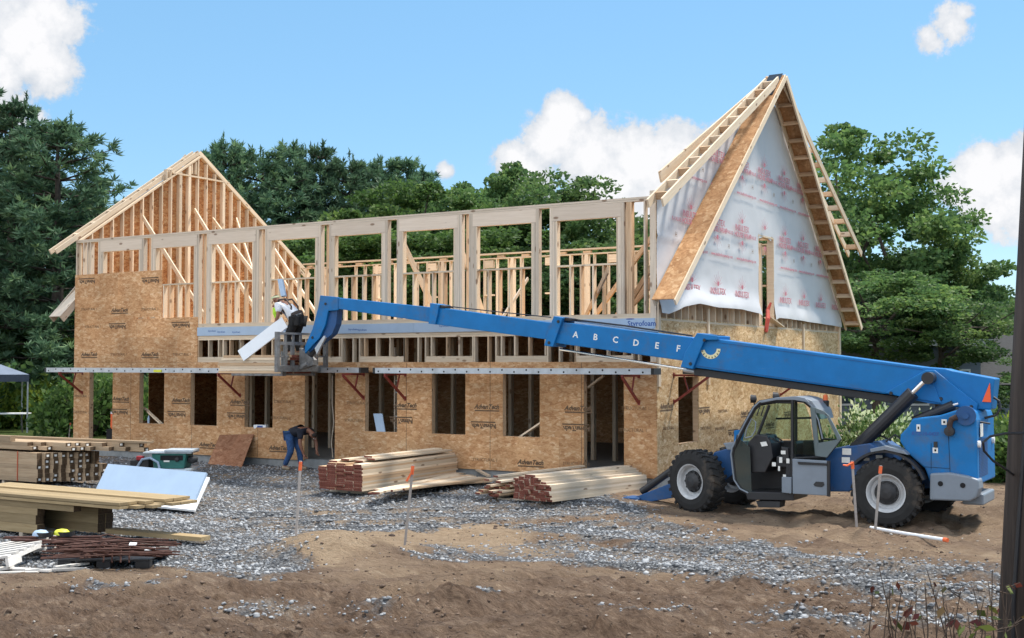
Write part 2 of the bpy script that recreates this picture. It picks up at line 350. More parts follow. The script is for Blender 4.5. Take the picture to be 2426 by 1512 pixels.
# ------------------------------------------------------------------ ground: one sheet, fine near the camera, out to the horizon
def mound(X, Y, cx, cy, rx, ry, h, rot=0.):
    a = math.radians(rot); dx = X - cx; dy = Y - cy; u = dx * math.cos(a) + dy * math.sin(a); v = -dx * math.sin(a) + dy * math.cos(a)
    return h * np.exp(-((u / rx) ** 2 + (v / ry) ** 2))
def in_poly(px, py, poly):
    r = np.zeros(px.shape, bool); n = len(poly)
    for i in range(n):
        x0, y0 = poly[i]; x1, y1 = poly[(i + 1) % n]
        if y0 == y1: continue
        c = ((y0 > py) != (y1 > py)) & (px < (x1 - x0) * (py - y0) / (y1 - y0) + x0); r ^= c
    return r
GRAVEL = [onZ(x, y, 0)[:2] for x, y in [(-400, 1400), (-500, 1110), (300, 1098), (640, 1108), (900, 1120), (1150, 1130), (1420, 1185), (1560, 1222), (1180, 1236), (1020, 1258), (760, 1262), (640, 1290), (620, 1305), (735, 1335), (640, 1375), (430, 1356), (380, 1340), (180, 1348), (-50, 1352)]]
GRAVEL2 = [onZ(x, y, 0)[:2] for x, y in [(925, 1292), (1000, 1288), (1130, 1312), (1350, 1322), (1230, 1282), (1350, 1268), (1150, 1240), (1560, 1226), (1640, 1248), (1780, 1290), (2120, 1330), (2390, 1366), (2700, 1400), (2700, 1520), (2200, 1440), (2000, 1456), (1800, 1420), (1560, 1374), (1330, 1340), (1080, 1326)]]
SAND = [onZ(x, y, 0)[:2] for x, y in [(600, 1320), (640, 1285), (760, 1262), (1020, 1256), (1180, 1236), (1290, 1250), (1240, 1280), (1350, 1318), (1100, 1312), (930, 1292), (960, 1330), (740, 1342)]]
MIXED = [onZ(x, y, 0)[:2] for x, y in [(1100, 1190), (1600, 1225), (2000, 1290), (2420, 1330), (2420, 1480), (2050, 1460), (1500, 1400), (1250, 1345), (1000, 1330), (1250, 1250)]]
def warp(X, Y):
    return X + .9 * (fbm(X * .9, Y * .9, 3) - .5) + .35 * (fbm(X * 5, Y * 5, 5, 3) - .5), Y + .9 * (fbm(X * .9, Y * .9, 11) - .5) + .35 * (fbm(X * 5, Y * 5, 9, 3) - .5)
RUTS = [[onZ(x, y, 0)[:2] for x, y in L] for L in ([(1050, 1238), (1500, 1250), (1900, 1292), (2420, 1348)], [(1000, 1262), (1400, 1285), (1800, 1330), (2420, 1400)], [(600, 1225), (1000, 1215), (1420, 1208)], [(620, 1252), (1000, 1240), (1500, 1232)],
    [(1300, 1345), (1700, 1385), (2100, 1440), (2420, 1490)], [(-50, 1395), (400, 1390), (900, 1375), (1250, 1350), (1500, 1352)], [(-50, 1450), (500, 1440), (1000, 1420), (1500, 1400), (2000, 1440)], [(900, 1490), (1400, 1462), (1900, 1475), (2300, 1540)])]
def rut_field(X, Y):
    D = np.full(X.shape, 9.0); A = np.zeros(X.shape)
    for L in RUTS:
        acc_ = 0.
        for (x0, y0), (x1, y1) in zip(L[:-1], L[1:]):
            ln = math.hypot(x1 - x0, y1 - y0); t_ = np.clip(((X - x0) * (x1 - x0) + (Y - y0) * (y1 - y0)) / ln ** 2, 0, 1)
            d = np.hypot(X - x0 - t_ * (x1 - x0), Y - y0 - t_ * (y1 - y0)); m_ = d < D; D = np.where(m_, d, D); A = np.where(m_, acc_ + t_ * ln, A); acc_ += ln
    return D, A
def ground_z(X, Y, fine=True):
    X = np.asarray(X, float); Y = np.asarray(Y, float)
    q = (X - CAM[0]) * c_flat[0] + (Y - CAM[1]) * c_flat[1]; s = (X - CAM[0]) * c_right[0] + (Y - CAM[1]) * c_right[1]
    z = .20 * sstep(-5.0, -.5, Y) * sstep(2.5, -.5, X)
    near = 1 - sstep(8.0, 19.0, q)
    z = z + .34 * near + .5 * (1 - sstep(3, 9.5, q))
    z = z + mound(X, Y, *onZ(745, 1312, .05)[:2], 1.15, .5, .30, 12) + mound(X, Y, *onZ(860, 1318, .05)[:2], 1.0, .45, .2, 0)
    z = z + mound(X, Y, *onZ(1010, 1305, .05)[:2], .75, .28, .12, 8)
    z = z + mound(X, Y, *onZ(2045, 1268, .05)[:2], .55, .38, .16, 0)
    z = z + mound(X, Y, *onZ(2340, 1215, .05)[:2], 2.2, 1.0, .22, -10)
    z = z + mound(X, Y, *onZ(300, 1465, .6)[:2], 1.3, .45, .12, 30) + mound(X, Y, *onZ(1095, 1432, .3)[:2], .45, .3, .12, 20) + mound(X, Y, *onZ(1330, 1440, .5)[:2], .75, .35, .16, 25) + mound(X, Y, *onZ(1620, 1450, .5)[:2], .8, .3, .12, 40)
    z = z + 1.0 * sstep(30, 90, Y)                                   # the lot rises a little towards the woods
    dirt = sstep(18.5, 13.5, q)
    z = z + (.30 * (fbm(X * .35, Y * .35, 21) - .5)) * sstep(26, 12, q) * .8
    z = z + dirt * .40 * (fbm(s * .5, q * 1.5, 31, 4) - .5)          # ruts running across the view
    if fine:
        b = (q < 40)
        lump = fbm(X * 2.3, Y * 2.3, 41, 5, .6)
        z = z + b * (.05 + .22 * dirt) * (lump - .5)
        cl = fbm(s * 5.0, q * 11, 55, 3); z = z + b * (.014 + .15 * dirt) * np.abs(cl - .5)
        wob = .35 * (fbm(X * .8, Y * .8, 95) - .5); rd, ra = rut_field(X + wob, Y + wob)
        z = z - .075 * np.exp(-(rd / .20) ** 2) * (.7 + .6 * fbm(X, Y, 96)) + .05 * np.exp(-((rd - .40) / .13) ** 2) * (.4 + 1.2 * fbm(X * 2, Y * 2, 97)) + .022 * np.exp(-(rd / .22) ** 4) * np.sin(ra * 2 * math.pi / .21)
        z = z + b * dirt * .05 * np.maximum(0, fbm(s * 3.0, q * 6.0, 58, 4, .6) - .52) * 4
        tr = sstep(1.5, 4, X) * sstep(-9, -2.5, Y) * sstep(4, 1, Y)    # churned soil round the machine
        z = z + tr * .30 * (fbm(X * 3.1, Y * 3.1, 61, 4) - .5)
    return z
def gzf(x, y): return float(ground_z(np.array([x]), np.array([y]))[0])
def gz(x, y): return float(ground_z(np.array([x]), np.array([y]), False)[0])
th = np.concatenate([np.linspace(-180, -36, 40, endpoint=False), np.linspace(-36, 36, 820), np.linspace(36, 180, 41)[1:-1]])
rr = np.concatenate([np.array([.0, 2.0]), np.geomspace(3.2, 42, 520), np.geomspace(44, 2500, 40)])
T, Rr = np.meshgrid(np.radians(th), rr)
gx = CAM[0] + Rr * (np.sin(T) * c_right[0] + np.cos(T) * c_flat[0]); gy = CAM[1] + Rr * (np.sin(T) * c_right[1] + np.cos(T) * c_flat[1])
gzv = ground_z(gx, gy)
inside = (gx > -18.7) & (gx < -.2) & (gy > .1) & (gy < 10.4); gzv = np.where(inside, np.minimum(gzv, .1), gzv)
nt, nr = len(th), len(rr)
V = np.stack([gx, gy, gzv], -1).reshape(-1, 3)
ii, jj = np.meshgrid(np.arange(nt), np.arange(nr - 1)); i2 = (ii + 1) % nt
Q = np.stack([jj * nt + ii, jj * nt + i2, (jj + 1) * nt + i2, (jj + 1) * nt + ii], -1).reshape(-1, 4)[:, ::-1]
def np_mesh(name, V, Q, mat, smooth=False):
    me = bpy.data.meshes.new(name); k = Q.shape[1]
    me.vertices.add(len(V)); me.vertices.foreach_set('co', np.ascontiguousarray(V, dtype=np.float32).ravel())
    me.loops.add(Q.size); me.loops.foreach_set('vertex_index', np.ascontiguousarray(Q, dtype=np.int32).ravel())
    me.polygons.add(len(Q)); me.polygons.foreach_set('loop_start', np.arange(0, Q.size, k, dtype=np.int32))
    if smooth: me.polygons.foreach_set('use_smooth', np.ones(len(Q), bool))
    me.update(calc_edges=True); me.materials.append(mat)
    return me
# kinds of soil: gravel, sand, loam
wx, wy = warp(gx, gy)
def soft(poly, r=.45, k=10, seed=1):
    rs = np.random.default_rng(seed); t_ = 0
    for _ in range(k):
        a = rs.uniform(0, 6.28); d = r * rs.uniform(.2, 1) ; t_ = t_ + in_poly(wx + d * math.cos(a), wy + d * math.sin(a), poly)
    return t_ / k
gA = soft(GRAVEL, .5); gB = soft(GRAVEL2, .35); g = np.maximum(gA, gB)
streak = fbm((gx - CAM[0]) * .5 * c_right[0] + (gy - CAM[1]) * .5 * c_right[1], ((gx - CAM[0]) * c_flat[0] + (gy - CAM[1]) * c_flat[1]) * 1.4, 77, 4)
g = np.where(gB > gA, gB * np.clip(1.15 - 3.2 * np.clip(streak - .5, 0, 1), .15, 1), g)
for (px_, py_), r_, h_ in (((1095, 1430), .38, 1.0), ((1000, 1305), .55, 1.0), ((620, 1470), .5, .6), ((1500, 1480), .6, .55), ((1960, 1495), .8, .8), ((300, 1385), .7, .6), ((880, 1480), .5, .5), ((2250, 1495), .9, .9)):
    c_ = onZ(px_, py_, .15); g = np.maximum(g, h_ * np.exp(-(((wx - c_[0]) / r_) ** 2 + ((wy - c_[1]) / r_) ** 2) ** 1.5))
thin = .46 * soft(MIXED, .8) * (1 - sstep(.52, .62, streak)); g = np.maximum(g, thin)
qd = (gx - CAM[0]) * c_flat[0] + (gy - CAM[1]) * c_flat[1]
sandm = np.maximum(soft(SAND, .4), .62 * sstep(13.5, 17.5, qd + 2.2 * (fbm(gx * .8, gy * .8, 81) - .5)) * (1 - g))
sandm = np.clip(sandm + .6 * soft(SAND, .3, 6, 4) + 1.1 * (fbm(gx * 1.3, gy * 2.2, 83) - .62), 0, 1)
rdist, _ = rut_field(gx + .35 * (fbm(gx * .8, gy * .8, 95) - .5), gy + .35 * (fbm(gx * .8, gy * .8, 95) - .5)); g = g * (1 - .75 * np.exp(-(rdist / .24) ** 2) * sstep(.35, .6, fbm(gx * .7, gy * .7, 98)))
grass = sstep(11, 13, gy + 2 * fbm(gx, gy, 91)) + sstep(13, 16, gx - .35 * gy) * sstep(-2, 2, gy) + sstep(-19.6, -21, gx) * sstep(-7, -4, gy); grass = np.clip(grass, 0, 1)
m, n, l, b = newmat('site_ground')
t = N(n, 'ShaderNodeTexCoord')
def attr(nm): a = N(n, 'ShaderNodeAttribute', attribute_name=nm); return a.outputs['Fac']
def mixc(f, A, B):
    mx = N(n, 'ShaderNodeMix', data_type='RGBA'); l.new(f, mx.inputs[0])
    for k, v in ((6, A), (7, B)):
        if isinstance(v, tuple): mx.inputs[k].default_value = (*v, 1)
        else: l.new(v, mx.inputs[k])
    return mx.outputs[2]
def tnoise(sc, det=5., rough=.6, vec=None):
    z = N(n, 'ShaderNodeTexNoise', inp={'Scale': sc, 'Detail': det, 'Roughness': rough}); l.new(vec or t.outputs['Object'], z.inputs['Vector']); return z.outputs[0]
def sharp(x, lo, hi, a=0., bb=1.):
    r = N(n, 'ShaderNodeMapRange', inp={'From Min': lo, 'From Max': hi, 'To Min': a, 'To Max': bb}); l.new(x, r.inputs[0]); return r.outputs[0]
def mth(op, a, bb):
    q_ = N(n, 'ShaderNodeMath', operation=op)
    for k, v in enumerate((a, bb)):
        if isinstance(v, (int, float)): q_.inputs[k].default_value = v
        else: l.new(v, q_.inputs[k])
    return q_.outputs[0]
vr = N(n, 'ShaderNodeMapping'); vr.inputs['Rotation'].default_value = (0, 0, -YAW); vr.inputs['Scale'].default_value = (1, 2.6, 1); l.new(t.outputs['Object'], vr.inputs['Vector'])
loam = ramp(n, [(.36, (.065, .041, .029)), (.45, (.19, .125, .086)), (.55, (.30, .208, .146)), (.64, (.48, .36, .26))]); l.new(mth('ADD', mth('MULTIPLY', tnoise(1.6, 9, .74, vr.outputs[0]), .55), mth('MULTIPLY', tnoise(9., 6, .75, vr.outputs[0]), .45)), loam.inputs[0])  # dark end of the ramp also paints in small shadows of pits
sand = ramp(n, [(.32, (.20, .125, .075)), (.42, (.42, .295, .19)), (.56, (.56, .41, .275)), (.68, (.68, .54, .38))]); l.new(mth('ADD', mth('MULTIPLY', tnoise(1.8, 9, .72, vr.outputs[0]), .55), mth('MULTIPLY', tnoise(10., 6, .75, vr.outputs[0]), .45)), sand.inputs[0])
vor = N(n, 'ShaderNodeTexVoronoi', inp={'Scale': 22.}); l.new(t.outputs['Object'], vor.inputs['Vector'])
sepc = N(n, 'ShaderNodeSeparateColor'); l.new(vor.outputs['Color'], sepc.inputs[0])
stone = ramp(n, [(.0, (.15, .155, .162)), (.35, (.225, .233, .245)), (.7, (.32, .327, .335)), (.95, (.42, .42, .42))]); l.new(sepc.outputs[0], stone.inputs[0])
gap = sharp(vor.outputs['Distance'], .35, .75)
stone_c = mixc(mth('MULTIPLY', gap, .75), stone.outputs[0], (.055, .055, .06))
grass_c = ramp(n, [(.3, (.035, .06, .012)), (.7, (.10, .14, .035))]); l.new(tnoise(7), grass_c.inputs[0])
col = mixc(attr('sand'), loam.outputs[0], sand.outputs[0])
# loose stones lying in the soil
v3 = N(n, 'ShaderNodeTexVoronoi', inp={'Scale': 8.}); l.new(t.outputs['Object'], v3.inputs['Vector'])
gm = sharp(mth('ADD', attr('gravel'), mth('MULTIPLY', mth('SUBTRACT', tnoise(5., 6, .75), .5), 1.1)), .36, .66)
stone_c = mixc(sharp(tnoise(1.1, 6, .7),   .46, .66, 0., .75), stone_c, sand.outputs[0])
col = mixc(gm, col, stone_c)
col = mixc(attr('grass'), col, grass_c.outputs[0])
l.new(col, b.inputs['Base Color']); b.inputs['Roughness'].default_value = .95; b.inputs['Specular IOR Level'].default_value = .15
hgt = mth('ADD', mth('MULTIPLY', mth('MULTIPLY', mth('SUBTRACT', 1.0, vor.outputs['Distance']), gm), .9), mth('MULTIPLY', tnoise(11., 9, .78, vr.outputs[0]), 2.3))
bp = N(n, 'ShaderNodeBump', inp={'Strength': 1.0, 'Distance': .07}); l.new(hgt, bp.inputs['Height']); l.new(bp.outputs[0], b.inputs['Normal'])
M_ground = m
me = np_mesh('ground', V, Q, M_ground, True)
for nm, arr in (('gravel', g), ('sand', sandm), ('grass', grass)):
    a = me.attributes.new(nm, 'FLOAT', 'POINT'); a.data.foreach_set('value', arr.ravel().astype(np.float32))
ground = bpy.data.objects.new('ground', me); COL.objects.link(ground); ground['kind'] = 'structure'

# loose stones: real pebbles over the gravel and here and there in the soil
rng = np.random.default_rng(5)
def stones(name, P, size, mat):
    ph = (1 + 5 ** .5) / 2
    iv = np.array([(-1, ph, 0), (1, ph, 0), (-1, -ph, 0), (1, -ph, 0), (0, -1, ph), (0, 1, ph), (0, -1, -ph), (0, 1, -ph), (ph, 0, -1), (ph, 0, 1), (-ph, 0, -1), (-ph, 0, 1)]) / 1.9
    fi = np.array([(0, 11, 5), (0, 5, 1), (0, 1, 7), (0, 7, 10), (0, 10, 11), (1, 5, 9), (5, 11, 4), (11, 10, 2), (10, 7, 6), (7, 1, 8), (3, 9, 4), (3, 4, 2), (3, 2, 6), (3, 6, 8), (3, 8, 9), (4, 9, 5), (2, 4, 11), (6, 2, 10), (8, 6, 7), (9, 8, 1)])
    k = len(P); sc = size[:, None] * rng.uniform(.55, 1.2, (k, 3)); sc[:, 2] *= .65; a = rng.uniform(0, 6.28, k)
    jit = 1 + rng.uniform(-.42, .42, (k, 12, 1)); L = iv[None] * jit * sc[:, None, :]
    X = L[..., 0] * np.cos(a)[:, None] - L[..., 1] * np.sin(a)[:, None]; Y = L[..., 0] * np.sin(a)[:, None] + L[..., 1] * np.cos(a)[:, None]
    VV = np.stack([X, Y, L[..., 2]], -1) + P[:, None, :]
    FF = (fi[None] + (np.arange(k) * 12)[:, None, None]).reshape(-1, 3)
    me = np_mesh(name, VV.reshape(-1, 3), FF, mat); at = me.attributes.new('tone', 'FLOAT', 'POINT'); at.data.foreach_set('value', np.repeat(rng.uniform(0, 1, k), 12).astype(np.float32))
    o = bpy.data.objects.new(name, me); COL.objects.link(o); return o
m, n, l, b = newmat('crushed_stone'); a_ = N(n, 'ShaderNodeAttribute', attribute_name='tone')
r = ramp(n, [(.0, (.12, .124, .132)), (.4, (.21, .217, .23)), (.75, (.31, .317, .328)), (.97, (.44, .445, .45))]); l.new(a_.outputs['Fac'], r.inputs[0]); l.new(r.outputs[0], b.inputs['Base Color']); b.inputs['Roughness'].default_value = .9
M_stone = m
m, n, l, b = newmat('soil_clod'); a_ = N(n, 'ShaderNodeAttribute', attribute_name='tone')
r = ramp(n, [(.0, (.05, .032, .024)), (.55, (.12, .08, .055)), (.9, (.22, .155, .11)), (.985, (.42, .40, .37))]); l.new(a_.outputs['Fac'], r.inputs[0]); l.new(r.outputs[0], b.inputs['Base Color']); b.inputs['Roughness'].default_value = .95
M_clod = m
flat = np.stack([gx, gy, gzv], -1)[2:500, 40:860]; gf = g[2:500, 40:860]; sf = sandm[2:500, 40:860]; qf = qd[2:500, 40:860]
cand = np.argwhere(gf > .18); pr_ = gf[cand[:, 0], cand[:, 1]] ** 1.6; pick = cand[rng.choice(len(cand), 42000, p=pr_ / pr_.sum())]
P = flat[pick[:, 0], pick[:, 1]] + np.stack([rng.normal(0, .03, len(pick)), rng.normal(0, .03, len(pick)), np.full(len(pick), .004)], -1)
Dp = qf[pick[:, 0], pick[:, 1]]
gst = stones('loose_gravel', P, np.clip(rng.lognormal(-3.95, .38, len(P)), .010, .055) * np.where(Dp > 20, 1.15, 1.0), M_stone); gst['kind'] = 'stuff'
cand = np.argwhere((gf < .3) & (qf < 30)); pick = cand[rng.choice(len(cand), 26000)]
P = flat[pick[:, 0], pick[:, 1]]; sz = np.clip(rng.lognormal(-4.35, .5, len(P)), .006, .05)
cst = stones('soil_clods', P, sz, M_clod); cst['kind'] = 'stuff'
# ------------------------------------------------------------------ the house under construction
LH = 18.93            # length of the front wall
Z0, ZT, ZF, Z2, ZP = .42, 2.94, 3.66, 3.93, 6.60      # sill plate, top of lower sheathing, rim, upper floor, top plate
house = empty('unfinished_house', 'long two storey house being framed in new lumber with wrapped gable on the right', 'house')
def sub(o, p): o.parent = p; return o
fnd = MB().box((-LH, .03, -.3), (0, .23, Z0 - .002)).box((-.2, .232, -.3), (0, 14.06, Z0 - .002)).box((-LH, .232, -.3), (-LH + .2, 10.1, Z0 - .002)).box((-LH + .203, 9.9, -.3), (-.203, 10.1, Z0 - .002))
fnd.build('foundation', M_conc, house)
MB().box((-LH + .203, .235, Z0 - .1), (-.203, 9.89, Z0 - .004)).build('floor_slab', M_conc, house)
# lower front wall: sheathing with door and window openings
OPEN = {'d1': (-18.25, -17.25, 0), 'w1': (-16.14, -15.14, 1), 'w2': (-14.11, -13.11, 1), 'w3': (-12.09, -11.09, 1), 'd2': (-9.99, -8.98, 0),
        'w4': (-8.01, -7.01, 1), 'w5': (-5.97, -4.99, 1), 'w6': (-3.94, -2.94, 1), 'd3': (-1.79, -.79, 0)}
HD, SL = 2.69, 1.2
xs = sorted({-LH, 0.0} | {v for o in OPEN.values() for v in o[:2]} | {-LH + 1.22 * k for k in range(1, 15)}); zs = [Z0 - .03, SL, HD, ZT]
def solid(x, z):
    for a, b_, w in OPEN.values():
        if a < x < b_ and z < HD and (not w or z > SL): return False
    return True
v_, f_ = panel_grid(xs, zs, solid, lambda x, z, d: (x, -.012 + d, z), .012)
lower = mesh_obj('lower_sheathing', v_, f_, M_osb, house)
# thin gaps between the sheets
seam = MB()
for k in range(1, 8):
    x = -LH + 2.44 * k
    if solid(x, 1.0): seam.box((x - .006, -.0135, Z0), (x + .006, -.0121, SL))
    if solid(x, 2.0): seam.box((x - .006, -.0135, SL + .01), (x + .006, -.0121, ZT - .02))
seam.build('sheet_seam', M_stamp, lower)
for nm, (a, b_, w) in OPEN.items():
    z0 = SL if w else Z0
    fr = MB(); fr.box((a - .038, .002, z0), (a - .001, .142, HD)).box((b_ + .001, .002, z0), (b_ + .038, .142, HD)).box((a - .038, .002, HD + .001), (b_ + .038, .142, HD + .24))
    if w: fr.box((a - .038, .002, z0 - .04), (b_ + .038, .142, z0 - .001))
    fr.build('window_opening' if w else 'door_opening', M_warm, house)
# band above the sheathing: cripples, headers, plates
zt0, zt1 = 3.55, ZF
x0b = -13.86
bandp = MB().box((x0b, .003, zt0), (-.002, .143, zt0 + .052)).box((x0b, .003, zt0 + .056), (-.002, .143, zt1)).build('lower_top_plate', M_lum, house)
x = x0b + .02
hdrs = [(a - .18, b_ + .18) for nm, (a, b_, w) in OPEN.items() if a > x0b - .3]
k = 0
while x < -.05:
    inh = any(a < x < b_ for a, b_ in hdrs)
    stick('cripple_stud', (x, .073, 3.09 if inh else 2.6), (x, .073, zt0), .14, .038, M_lum if k % 3 else M_warm, house, up=(1, 0, 0)); k += 1
    x += .405 + random.uniform(-.05, .05)
for a, b_ in hdrs:
    stick('window_header', (a, .073, 2.99), (b_, .073, 2.99), .14, .19, M_lum, house)
    for xx in (a - .02, b_ + .02): stick('cripple_stud', (xx, .073, 2.6), (xx, .073, zt0), .14, .038, M_lum, house, up=(1, 0, 0))
# blue foam strip on the rim, with its printed word
MB().box((x0b, .0, ZF), (-.004, .2, Z2)).build('rim_joist', M_lum, house)
foam = MB()
for a, b_ in ((x0b, -11.4), (-11.395, -8.96), (-8.955, -6.52), (-6.515, -4.08), (-4.075, -2.3), (-2.295, -.03)): foam.box((a, -.03, ZF + .012), (b_, -.001, Z2 - .025))
foam = foam.build('foam_strip', M_foamblue, house)
place_mesh('foam_lettering', text_mesh('Styrofoam', .165, 0, .001, .003), frame_v(-.34, -.0312, 3.785), M_inkblue, foam)
dl = MB().lathe([(.0, 0), (.11, 0), (.11, .001), (.0, .001)], (0, 0, 0), (0, 0, 1), 16)
lg = dl.build('foam_logo', M_inkblue, foam); lg.matrix_world = frame_v(-.62, -.0312, 3.893) @ Matrix.Diagonal((1, .13, 1, 1))
for xx in (-13.3, -12.95, -12.4, -10.7, -8.4, -8.1, -5.6): place_mesh('foam_lettering', text_mesh('Styrofoam', .07, 0, .001), frame_v(xx, -.0312, 3.72 + .12 * random.random()), M_inkblue, foam)
# upper sheathing panels at the left end
for (a, b_, z0, z1) in ((-LH, -16.29, 2.945, 4.215), (-16.286, -13.86, 2.945, 4.20), (-LH, -17.83, 4.22, 5.55), (-17.826, -15.27, 4.22, 5.56)):
    MB().box((a, -.014, z0), (b_, -.002, z1)).build('upper_sheathing', M_osb, house)
# upper front wall
f2 = MB().box((-LH, .002, Z2), (0, .142, Z2 + .08)).build('upper_bottom_plate', M_lum, house)
tp = MB().box((-LH, -.004, ZP - .045), (-.16, .146, ZP)).box((-LH, .0, ZP - .092), (-.16, .142, ZP - .049)).build('upper_top_plate', M_lum2, house)
UP = [(-17.72, -16.24), (-15.54, -14.05), (-13.36, -11.87), (-11.18, -9.68), (-9.02, -7.53), (-6.85, -5.35), (-4.67, -3.17), (-2.48, -.97)]
zh0, zs1 = 6.19, 5.16; ztop = ZP - .094; zb = Z2 + .082
def vstud(nm, xx, z0, z1, m_, y=.072, dy=.14, dx=.038): return stick(nm, (xx, y, z0), (xx, y, z1), dy, dx, m_, house, up=(1, 0, 0))
for i, (a, b_) in enumerate(UP):
    stick('header', (a - .12, .069, (zh0 + ztop) / 2), (b_ + .12, .069, (zh0 + ztop) / 2), .146, ztop - zh0 - .004, M_header, house)
    for sgn, e in ((-1, a), (1, b_)):
        for k in range(3): vstud('jack_stud', e + sgn * (.0195 + .039 * k), zb, zh0 - .002, M_lum2 if k else M_lum)
        for k in range(2 if (i + (sgn > 0)) % 3 else 3): vstud('king_stud', e + sgn * (.141 + .039 * k), zb, ztop, M_lum2)
    if i % 2 == 1 or i == 2: vstud('middle_stud', b_ + .335, zb, ztop, M_warm, y=.11, dy=.06)
    if i > 0:
        stick('window_sill', (a + .002, .072, zs1 - .02), (b_ - .002, .072, zs1 - .02), .146, .04, M_lum, house)
        for k in range(1, 5):
            vstud('cripple_stud', a + (b_ - a) * k / 5 + random.uniform(-.04, .04), zb, zs1 - .042, M_lum if k % 2 else M_warm)
for xx in (-18.9, -18.6, -18.42, -18.3): vstud('corner_stud', xx, zb, ztop, M_lum2)
for xx in (-.70, -.655, -.61): vstud('corner_stud', xx, zb, ztop, M_warm)
vstud('corner_stud', -.28, zb, ztop, M_lum2)
stick('corner_post', (-.075, .072, Z0), (-.075, .072, ZP + .12), .15, .145, M_lum2, house, up=(1, 0, 0))
# rear wall, seen through the window openings
YR = 10.1
MB().box((-LH + .15, YR, ZP - .05), (-.16, YR + .14, ZP)).box((-LH + .15, YR, ZP - .2), (-.16, YR + .14, ZP - .16)).build('rear_plate', M_lum, house)
x = -LH + .3; k = 0; rs = random.Random(3)
while x < -.3:
    if k % 6 != 4: stick('rear_stud', (x, YR + .07, Z2), (x, YR + .07, ZP - .202), .14, .038 if k % 4 else .07, M_lum, house, up=(1, 0, 0))
    if k % 5 == 2:
        stick('rear_header', (x + .021, YR + .06, ZP - .36), (x + .37, YR + .06, ZP - .36), .1, .25, M_lum, house)
        stick('rear_sill', (x + .021, YR + .06, 5.2), (x + .37, YR + .06, 5.2), .12, .05, M_lum, house)
    if k % 5 in (0, 3): stick('rear_block', (x + .021, YR + .06, ZP - .12), (x + .3, YR + .06, ZP - .12), .1, .07, M_warm, house)
    if k % 6 == 1: stick('rear_stud', (x + .15, YR + .07, Z2), (x + .15, YR + .07, ZP - .202), .14, .13, M_lum, house, up=(1, 0, 0))
    x += .43 + rs.uniform(-.02, .08); k += 1
# floors and lower inner walls
MB().box((-LH + .02, .21, Z2 - .03), (-.02, 13.9, Z2 - .002)).build('upper_floor_deck', M_osby, house)
rearop = [(-30, -30)]
v_, f_ = panel_grid([-LH, 0], [Z0 - .02, Z2 - .04], lambda x, z: True, lambda x, z, d: (x, YR - .0 + d, z), .15)
mesh_obj('rear_lower_sheathing', v_, f_, M_osb, house)
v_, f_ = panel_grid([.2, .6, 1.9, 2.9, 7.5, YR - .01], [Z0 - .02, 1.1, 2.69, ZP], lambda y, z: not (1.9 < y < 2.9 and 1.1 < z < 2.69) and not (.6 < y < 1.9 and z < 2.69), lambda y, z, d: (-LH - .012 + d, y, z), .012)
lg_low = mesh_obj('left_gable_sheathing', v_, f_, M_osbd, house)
x = -15.8
while x < -1:
    stick('partition_stud', (x, 3.6, Z0), (x, 3.6, 3.6), .14, .09, M_lum, house, up=(1, 0, 0)); x += .62
v_, f_ = panel_grid([.0, 1.16, 2.36, 14.06], [Z0 - .03, 1.08, 2.60, 3.86], lambda y, z: not (1.16 < y < 2.36 and 1.08 < z < 2.60), lambda y, z, d: (.012 - d, y, z), .012)
rside = mesh_obj('right_lower_sheathing', v_, f_, M_osby, house)
MB().box((-.14, 1.122, 1.08), (-.002, 1.159, 2.6)).box((-.14, 2.361, 1.08), (-.002, 2.4, 2.6)).box((-.14, 1.122, 1.04), (-.002, 2.4, 1.079)).build('window_opening', M_warm, house)
MB().box((-6, 14.0, Z0), (-.02, 14.05, 3.86)).box((-6, YR + .2, Z0), (-5.9, 13.99, 3.86)).build('rear_wing_wall', M_osb, house)
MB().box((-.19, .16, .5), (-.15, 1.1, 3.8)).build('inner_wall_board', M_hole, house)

# ---------------- left gable, seen from its inside
RL, ZR = 4.95, 9.86                                  # ridge of the left gable
def ztopL(y): return 6.58 + (ZR - 6.58) * (1 - abs(y - RL) / RL) if 0 <= y <= 2 * RL else 6.58
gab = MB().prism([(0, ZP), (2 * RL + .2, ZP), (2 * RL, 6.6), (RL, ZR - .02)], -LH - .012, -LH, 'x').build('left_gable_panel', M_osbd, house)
y = .1; k = 0
while y < 2 * RL + .1:
    zt = ztopL(y) - .06
    w = .038
    if abs(y - 4.25) < .2 or abs(y - 6.05) < .2: w = .115
    if zt > ZF + .5: stick('gable_stud', (-LH + .07, y, Z2), (-LH + .07, y, zt), w, .14, M_lum, house, up=(1, 0, 0))
    y += .395; k += 1
for yy in (3.45, 3.62, 4.55, 4.72): stick('gable_stud', (-LH + .07, yy, 9.2), (-LH + .07, yy, ztopL(yy) - .08), .038, .14, M_lum, house, up=(1, 0, 0))
stick('gable_tie', (-LH + .072, 3.7, 9.12), (-LH + .072, 6.28, 9.12), .146, .05, M_lum, house)
stick('gable_plate', (-LH + .073, .02, 6.585 - .03), (-LH + .073, RL, ZR - .03), .148, .05, M_lum, house)
stick('gable_plate', (-LH + .073, 2 * RL, 6.585 - .03), (-LH + .073, RL + .03, ZR - .03), .148, .05, M_lum, house)
sl_ = (ZR - 6.58) / RL
for ux in (-LH + .03, -LH - .22):
    for sg in (1, -1):
        y0 = -.75 if sg > 0 else 2 * RL + .75; z_ = 6.58 - .75 * sl_
        stick('rake_rafter', (ux, y0, z_ + .11), (ux, RL - sg * .02, ZR + .11), .045, .14, M_lum, house)
